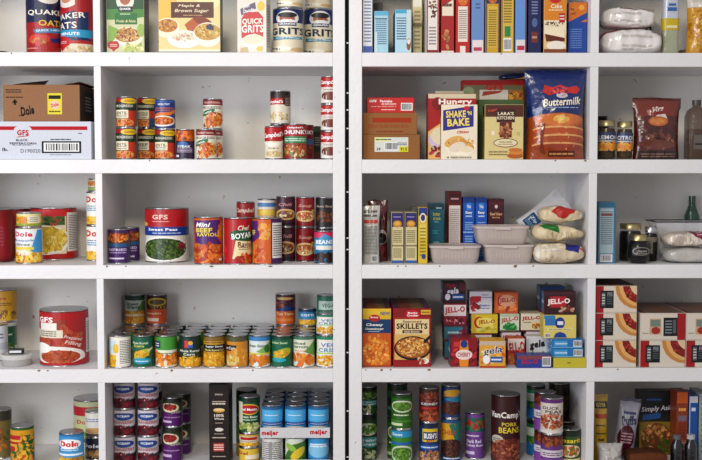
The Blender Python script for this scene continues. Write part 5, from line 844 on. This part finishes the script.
# ================================================================ FOURTH SHELF
z=can('green_white',-6,16.5,322,4,.24,'white and green can at the left edge, under a yellow can','vegetable_can')
can('yellow_beans',-8,17,290,4,.235,'yellow can on top at the left edge of the fourth shelf','bean_can',z0=z+.0003)
can('grey_white',-13,8,325,4,.155,'pale grey can in front at the left picture edge','vegetable_can')
t=thing('round_tin',(Xat(17,.09,ZS[4]),.09,ZS[4]),'low round whitish plastic tub beside the big red can','tub')
m=MB(); m.loft([(0,.047,.047,2),(.004,.05,.05,2),(.024,.052,.052,2)],'b2b0ac','matte'); part('tub_body',m,t)
m=MB(); m.loft([(.024,.055,.055,2),(.036,.056,.056,2),(.040,.054,.054,2),(.040,.046,.046,2),(.037,.044,.044,2)],'c9c7c4','matte'); part('lid',m,t)
b=MB(); b.box(-.026,.026,-.010,.010,0,.018,'17181c','gloss',.003); b.box(-.022,.018,-.0108,-.0095,.004,.012,'e0e0e4'); o=link('small_black_clip',b.mesh('small_black_clip')); o.location=(Xat(16,.08,ZS[4]+.04),.085,ZS[4]+.0402); o.rotation_euler=(0,math.radians(0),math.radians(8)); tag(o,'small black and white clip lying on the round tub','clip')
can('big_filling',40.5,88.5,311.5,4,.045,'very large red catering can of filling with a white plate','catering_can',rot=-4)
order=['corn_white','corn_green','carrot_green','corn_logo','corn_black','corn_peach','corn_cream','corn_green2','carrot_white','veg_crisp']
desc=['white corn can with a nutrition panel','green corn can with a spoon of corn','can picturing carrots on a white and green label','dark green corn can with a coloured square logo','gold corn can with a black band','gold can with peach slices','pale corn cob can with a green leaf','green corn can right of the cob can','pale carrot can with leaf corner','white vegetable can with blue letters']
xs=[(109.5,131),(132.3,154.3),(155.3,177.3),(179,201.3),(203.2,225),(226.3,248.2),(248.8,270.8),(271.8,292.8),(293.4,314.6),(316.2,338)]
R4=.0371; H4=.112; tops4={}
for k,((a,c),ds,dd) in enumerate(zip(xs,order,desc)):
    Xc=Xat((a+c)/2,.05,ZS[4]+.05)
    for q in range(4):
        Yc=.053+q*.0765
        Xq=Xc
        if k>=8: Xq=Xc
        Xq=min(Xq,XB(340.5)-R4-.0015)
        if k==0: Xq=max(Xq, X(102.3)+R4+.001)
        # keep each row from touching along the shelf
        dsg=ds if q==0 else order[(k*3+q*2)%9]
        lab=(dd+', front row') if q==0 else 'can in the %s row, behind the %s'%(['','second','third','fourth'][q],dd)
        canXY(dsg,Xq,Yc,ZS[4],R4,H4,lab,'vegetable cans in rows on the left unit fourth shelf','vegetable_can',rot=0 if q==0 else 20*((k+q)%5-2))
zt=ZS[4]+H4+.0003
can('veg_crisp',316,338,314,4,.021,'white vegetable can with blue letters stacked on the right end of the front row','vegetable_can',z0=zt,r=R4)
def up(ds,x,Y,h,label,r=.0371): return canXY(ds,Xat(x,Y,zt+.05),Y,zt,r,h,label,'cans standing on top of the vegetable can rows','vegetable_can')
up('giant_cream',135,.32,.110,'white and orange corn can standing on the rear rows, far left')
up('pumpkin',157,.32,.110,'dark and orange pumpkin can standing on the rear rows, second from left')
up('yams',285.5,.30,.113,'maroon and orange yam can standing on the rear rows at the right')
up('blue_short',307.5,.27,.064,'short blue can standing on the rear rows at the right',.033)
up('green_pale',327,.25,.115,'green and white can behind the stacked white vegetable can')
# right unit: skillet dinners
for k in range(6):
    nth=['front','second','third','fourth','fifth','rearmost'][k]
    box('mac_box',362.5 if k==0 else 362.5+.7*k,391.7,308.5,4,.03+k*.052,.050,nth+' blue and orange cheesy pasta dinner box of its row','pasta_dinner_box','box',top='mac_top',group='cheesy pasta dinner boxes one behind another',h=.193) if False else None
wm=Xat(392,.03,.9)-Xat(362.6,.03,.9); hm=Zat(308.5,.03)-ZS[4]
for k in range(6):
    nth=['front','second','third','fourth','fifth','rearmost'][k]
    o=link('dinner_box',box_mesh('mac_box',wm-.002,.049,hm,'skillet_box' if False else None,'mac_top')); o.location=(X(362)+wm/2+.001,.03+.025+k*.0505,ZS[4])
    tag(o,nth+' box of the blue and orange cheesy pasta dinner row','box','cheesy pasta dinner boxes one behind another')
    o=link('dinner_box',box_mesh('skillet_box',Xat(431,.03,.9)-Xat(392.6,.03,.9)-.002,.049,hm,None,'mac_top')); o.location=((Xat(431,.03,.9)+Xat(392.6,.03,.9))/2+.0005,.03+.025+k*.0505,ZS[4])
    tag(o,nth+' box of the red skillet potato dinner row','box','skillet potato dinner boxes one behind another')
# gelatin boxes
G='gelatin and pudding boxes stacked in the right unit'
def gb(ds,x0,x1,yt,Y,label,z0=None,d=.085,h=None,rz=0,**k): return box(ds,x0,x1,yt,4,Y,d,label,'gelatin_box','box',G,z0=z0,h=h,rz=rz,side=k.get('side','jello_blue_side'))
z1=gb('gela_strip',444.5,467,338,.17,'blue and dark red gelatin box at the bottom of the left column',side='pudding_blue_dark',h=.072)
z1=gb('gela_strip',444,467.5,326,.16,'blue and dark red gelatin box, second from the bottom in the left column',z0=z1+.0003,side='pudding_blue_dark')
z1=gb('jello_cherry',443.5,466.5,303.5,.155,'white and dark cherry gelatin box with large red letters',z0=z1+.0003,side='gela_strip')
gb('gela_red',442.8,466,282.5,.16,'black and red gelatin box at the very top of the left column',z0=z1+.0003,side='gela_strip')
gb('jello_front',450.5,477.5,338,.03,'dark red gelatin box with a yellow middle, front left',side='gela_strip')
gb('gela_yellow',480,506.3,341,.008,'yellow and blue gelatin box at the front of the stacks',rz=-3)
z2=gb('jello_cherry',471,492,339,.155,'gelatin box hidden behind the two front ones',h=.098)
z2=gb('jello_lemon',471.5,498,314.5,.15,'bright yellow lemon gelatin box with red letters',z0=z2+.0003)
gb('rasp_white',469.5,492.3,291.5,.17,'white gelatin box with a raspberry picture, on the lemon box',z0=z2+.0003,side='gela_red')
z3=gb('jello_cherry',501,521,337,.17,'gelatin box hidden behind the orange and white one, under the lime box',h=.105)
z3=gb('jello_lime',500,519.5,314,.155,'white and green lime gelatin box with red letters',z0=z3+.0003)
gb('jello_orange',494.5,518.3,292.5,.17,'orange gelatin box with red letters, above the lime box',z0=z3+.0003,side='jello_orange')
z4=gb('jello_peach',507.5,524.8,338,.075,'orange and white gelatin box with cut off red letters',h=.092,d=.07)
z5=gb('jello_cherry',525.5,542,337,.17,'gelatin box hidden behind the white pudding box',h=.108)
gb('jello_vanilla',520.8,542,313.5,.155,'cream white pudding box with red letters and yellow cake',z0=z5+.0003)
gb('jello_blue_side',517,552.3,355,.006,'long blue gelatin box lying flat in front with a barcode',d=.062,h=.044,rz=0,side='pudding_blue_dark')
gb('gela_white',526,549,337.5,.10,'white gelatin box with black letters behind the flat blue one',d=.05,h=.095)
gb('yellow_flat',553.5,586.5,357,.006,'plain yellow box lying flat at the bottom right',d=.09,h=.034,side='yellow_flat')
z6=ZS[4]+.0343
z6=gb('blue_flat',551.5,583.5,348,.02,'bright blue flat box, lower of the two',z0=z6,d=.075,side='blue_flat',h=.032)
z6=gb('blue_flat',551.8,583,339,.02,'bright blue flat box, upper of the two, under the pale yellow box',z0=z6+.0003,d=.075,side='blue_flat',h=.031)
z7=gb('pudding_yellow',543.5,576.5,315,.035,'pale yellow pudding box with a blue badge',z0=z6+.0003,d=.075,side='yellow_flat')
gb('jello_choc',544.5,576,291.5,.04,'dark brown chocolate pudding box with a red badge',z0=z7+.0003,d=.06,side='gela_strip')
z8=gb('pudding_blue_dark',544.5,562,337,.20,'box hidden low behind the yellow pudding box',h=.165,d=.08)
gb('pudding_blue_dark',540.5,565,286.5,.20,'dark blue box behind the chocolate pudding box',z0=z8+.0003,side='gela_strip')
# pie crust boxes
G='red and cream pie crust boxes'
wz=.0885
z=ZS[4]; pos=['bottom','middle','top']
wP=Xat(638,.012,.9)-Xat(595.8,.012,.9); XL=X(597)+.001
hP=(Zat(286,.012)-ZS[4])/3-.0004
def pie(ds,xc,k,label,w):
    o=link('pie_crust_box',box_mesh(ds,w,.30,hP,None,'pie_top')); o.location=(xc,.012+.15,ZS[4]+k*(hP+.0004)); tag(o,label,'box',G)
for k in range(3): pie('pie_box',XL+wP/2-.0008,k,'%s pie crust box of the three beside the divider'%pos[k],wP-.001)
x2=Xat(662.7,.012,.9); w2=Xat(685.3,.012,.9)-Xat(640,.012,.9)
pie('pie_box',x2,0,'lower pie crust box of the middle pair',w2); pie('pie_box_flip',x2,1,'upper pie crust box of the middle pair, with its red edge at the right',w2)
x3=x2+w2+.002
pie('pie_box',x3,0,'lower pie crust box at the right picture edge',w2); pie('pie_box_flip',x3,1,'upper pie crust box at the right picture edge',w2)

# ================================================================ FIFTH SHELF
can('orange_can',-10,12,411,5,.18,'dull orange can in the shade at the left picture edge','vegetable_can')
can('peach_can',10.8,34.5,427.5,5,.06,'green and yellow mixed fruit can with a red panel','fruit_can')
can('pineapple_blue',59.5,84,434,5,.05,'blue and yellow pineapple can in front of the tall white can','fruit_can')
can('big_red_fruit',74,111,401,5,.25,'large catering can with a red band behind the stacked cans','catering_can')
z=can('dark_pear',85,106,438,5,.16,'dark blue can at the bottom of the pair behind the divider edge','fruit_can')
can('white_pear',85,106,412,5,.16,'white can on top of the pair behind the divider edge','fruit_can',z0=z+.0003)
G='white and dark red cranberry cans'
for c,(a,q) in enumerate(((113.8,135.2),(137.6,159))):
    z=ZS[5]
    for k in range(3):
        z=can('cranberry',a,q,[433,405.5,379][k],5,.11,'%s cranberry can of the %s column'%(pos[k],['left','right'][c]),'cranberry_can',group=G,z0=z+.0003,h=.0965,r=.0372)
z=ZS[5]
for k in range(3): z=canXY('cranberry',Xat(151.5,.25,.6),.262,z+.0003,.0365,.0965,'%s cranberry can set behind the right cranberry column'%pos[k],G,'cranberry_can')
G='violet chili bean cans'
stack2('chili_violet','chili_violet',163,182.8,398,427.5,5,.13,'lower violet bean can of the front stack','upper violet bean can of the front stack',name='bean_can',group=G)
stack2('chili_violet','chili_violet',172.5,191,394,424,5,.23,'lower violet bean can of the stack set back','upper violet bean can of the stack set back',name='bean_can',group=G)
box('pasta_box',209.2,229.4,384,5,.05,.13,'tall very dark brown pasta box with pale print','pasta_box',side='oat_side_navy',rz=0)
z=can('lid_only',236,258,425,5,.20,'can at the bottom behind the green bean stack','vegetable_can')
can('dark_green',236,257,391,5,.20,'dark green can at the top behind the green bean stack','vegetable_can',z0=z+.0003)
z=can('yellow_short2',239,259.5,448,5,.06,'short yellow can at the bottom of the stack of three','vegetable_can')
z=can('yellow_short',239,259.5,433.8,5,.06,'short yellow can with a red patch, middle of the stack of three','vegetable_can',z0=z+.0003)
can('green_del',239,260.2,397.5,5,.06,'green vegetable can with a red oval, on top of the stack of three','vegetable_can',z0=z+.0003)
# two cardboard trays of tins
R5=.0367; X5=[Xat(272.5,.07,.6),Xat(295.6,.07,.6),Xat(318.6,.07,.6)]
def tray(z,label):
    t=thing('cardboard_tray',((X5[0]+X5[2])/2,.195,z),label,'tray'); hw=(X5[2]-X5[0])/2+R5+.003; hh=.036
    m=MB(); m.box(-hw,hw,-.167,.167,0,.0012,'b9b2a6','card')
    m.box(-hw,-hw+.0012,-.167,.167,.0012,hh,'c9c9cc','card'); m.box(hw-.0012,hw,-.167,.167,.0012,hh,'c9c9cc','card'); m.box(-hw+.0012,hw-.0012,.1658,.167,.0012,hh,'c9c9cc','card'); part('tray_base',m,t)
    m=MB(); m.box(-hw,hw,-.1682,-.167,0,hh,'d3d3d6','card'); draw(m,D['tray_white'][1:],2*hw,hh,lambda u,v,o:Vector((-hw+u*2*hw,-.1683-o,v*hh)),'card'); part('printed_front',m,t)
    return z+.0015
H5=.1105
zA=tray(ZS[5],'lower white cardboard tray, mostly below the picture edge'); zB=zA+H5+.0005
zB2=tray(zB,'upper white cardboard tray with red lettering')
for lev,(zc,dl) in enumerate(((zA,['white_tin','lemon_tin','blue_tin']),(zB2,['fish_blue']*3))):
    for c in range(3):
        for q in range(4):
            lab='%s tin in the %s row of the %s tray'%(['left','middle','right'][c],['front','second','third','rear'][q],['lower','upper'][lev])
            canXY(dl[c],X5[c],.067+q*.0765,zc+.0001,R5,H5,lab,'blue fish tins packed in the %s tray'%['lower','upper'][lev],'fish_tin',rot=[0,25,-25,10][q])
# right unit, first bay
z=can('tall_green',357,378,414,5,.14,'lower green vegetable can against the left side panel','vegetable_can',r=.0345)
can('tall_green',357,378,387,5,.14,'upper green vegetable can against the left side panel','vegetable_can',r=.0345,z0=z+.0003)
z=can('green_bean_blue',391.3,412.3,430,5,.05,'lower green bean can with a blue band, front stack','vegetable_can')
can('green_bean',391.3,412.3,394,5,.05,'upper green bean can of the front stack','vegetable_can',z0=z+.0003)
stack2('green_bean','dark_green',387,407.5,384,418,5,.155,'lower green can set back behind the green bean stack','upper dark green can set back behind the green bean stack','vegetable_can')
stack2('bushs','bean_red',418.8,439.3,388.5,423,5,.085,'blue and yellow baked bean can under the red kidney bean can','red kidney bean can on top of the blue bean can','bean_can')
stack2('bean_teal','bean_blueyellow',440.8,460.8,386,419,5,.115,'chili bean can with a yellow panel, bottom of its stack','chili bean can with a blue and yellow label, top of its stack','bean_can')
can('bean_lilac',465,484.8,413.5,5,.16,'lilac kidney bean can with a teal top, standing alone','bean_can')
can('pork_beans',490.8,520,396,5,.10,'large dark red pork and beans can','bean_can')
stack2('green_tall','green_tall',526.5,545,386,420,5,.20,'lower green can at the back left of the tall bean cans','upper green can at the back left of the tall bean cans','vegetable_can')
z=can('bean_tall_violet',534,556,432,5,.10,'violet bean can set behind, bottom of its stack','bean_can')
can('bean_tall_violet',534,556,393.5,5,.10,'violet topped bean can set behind, top of its stack','bean_can',z0=z+.0003)
z=can('bean_tall_violet',540.3,563,435,5,.012,'violet bean can at the bottom of the front stack','bean_can')
can('bean_tall_lilac',540.3,563,399,5,.012,'white and violet bean can at the top of the front stack','bean_can',z0=z+.0003)
can('rosarita',562.8,584.4,430,5,.05,'green and yellow refried bean can by the right divider','bean_can')
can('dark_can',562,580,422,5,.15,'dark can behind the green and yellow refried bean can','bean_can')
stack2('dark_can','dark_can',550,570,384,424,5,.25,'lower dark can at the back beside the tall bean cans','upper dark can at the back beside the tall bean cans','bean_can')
# second bay
bag('yellow_flour',592,607,394,5,.10,.05,'yellow flour bag beside the right divider','flour_bag','bag',seed=71,wr=.002)
bag('snack_white',612,633,397,5,.15,.05,'dark snack bag with a white and red panel','snack_bag','bag',seed=74,wr=.004,ry=8,z0=ZS[5]+.012)
box('asia_bag',637.5,675,391,5,.215,.05,'black and yellow noodle box with white lettering','noodle_box')
box('orange_box',676,687.5,392,5,.13,.08,'orange box between the noodle box and the narrow blue box')
box('blue_narrow',688.3,697.5,396,5,.13,.12,'narrow blue box near the right picture edge')
box('pale_narrow',698.5,708,394,5,.13,.12,'pale greenish box at the right picture edge')
bag('white_bag',598,622,443,5,.012,.07,'crumpled white bag in front of the yellow flour bag','food_bag','bag',seed=77,wr=.01)
bag('brown_item',625,666,449,5,.02,.10,'brown paper bag lying in front of the noodle box','paper_bag','bag',lying=True,seed=79,mat='card')
for k,x in enumerate((676,690)):
    t=thing('dark_bottle',(Xat(x+2,.06,.6),.07,ZS[5]),'short dark bottle at the bottom right, the %s'%(['left one','right one'][k]),'bottle')
    m=MB(); m.loft([(0,.02,.02,2),(.004,.022,.022,2),(.07,.022,.022,2),(.09,.012,.012,2),(.095,.012,.012,2)],'14161c','film',24); part('bottle_body',m,t)
    m=MB(); m.loft([(.095,.014,.014,2),(.11,.014,.014,2)],['6a6a6a','b8b8c0'][k],'gloss',20); part('cap',m,t)
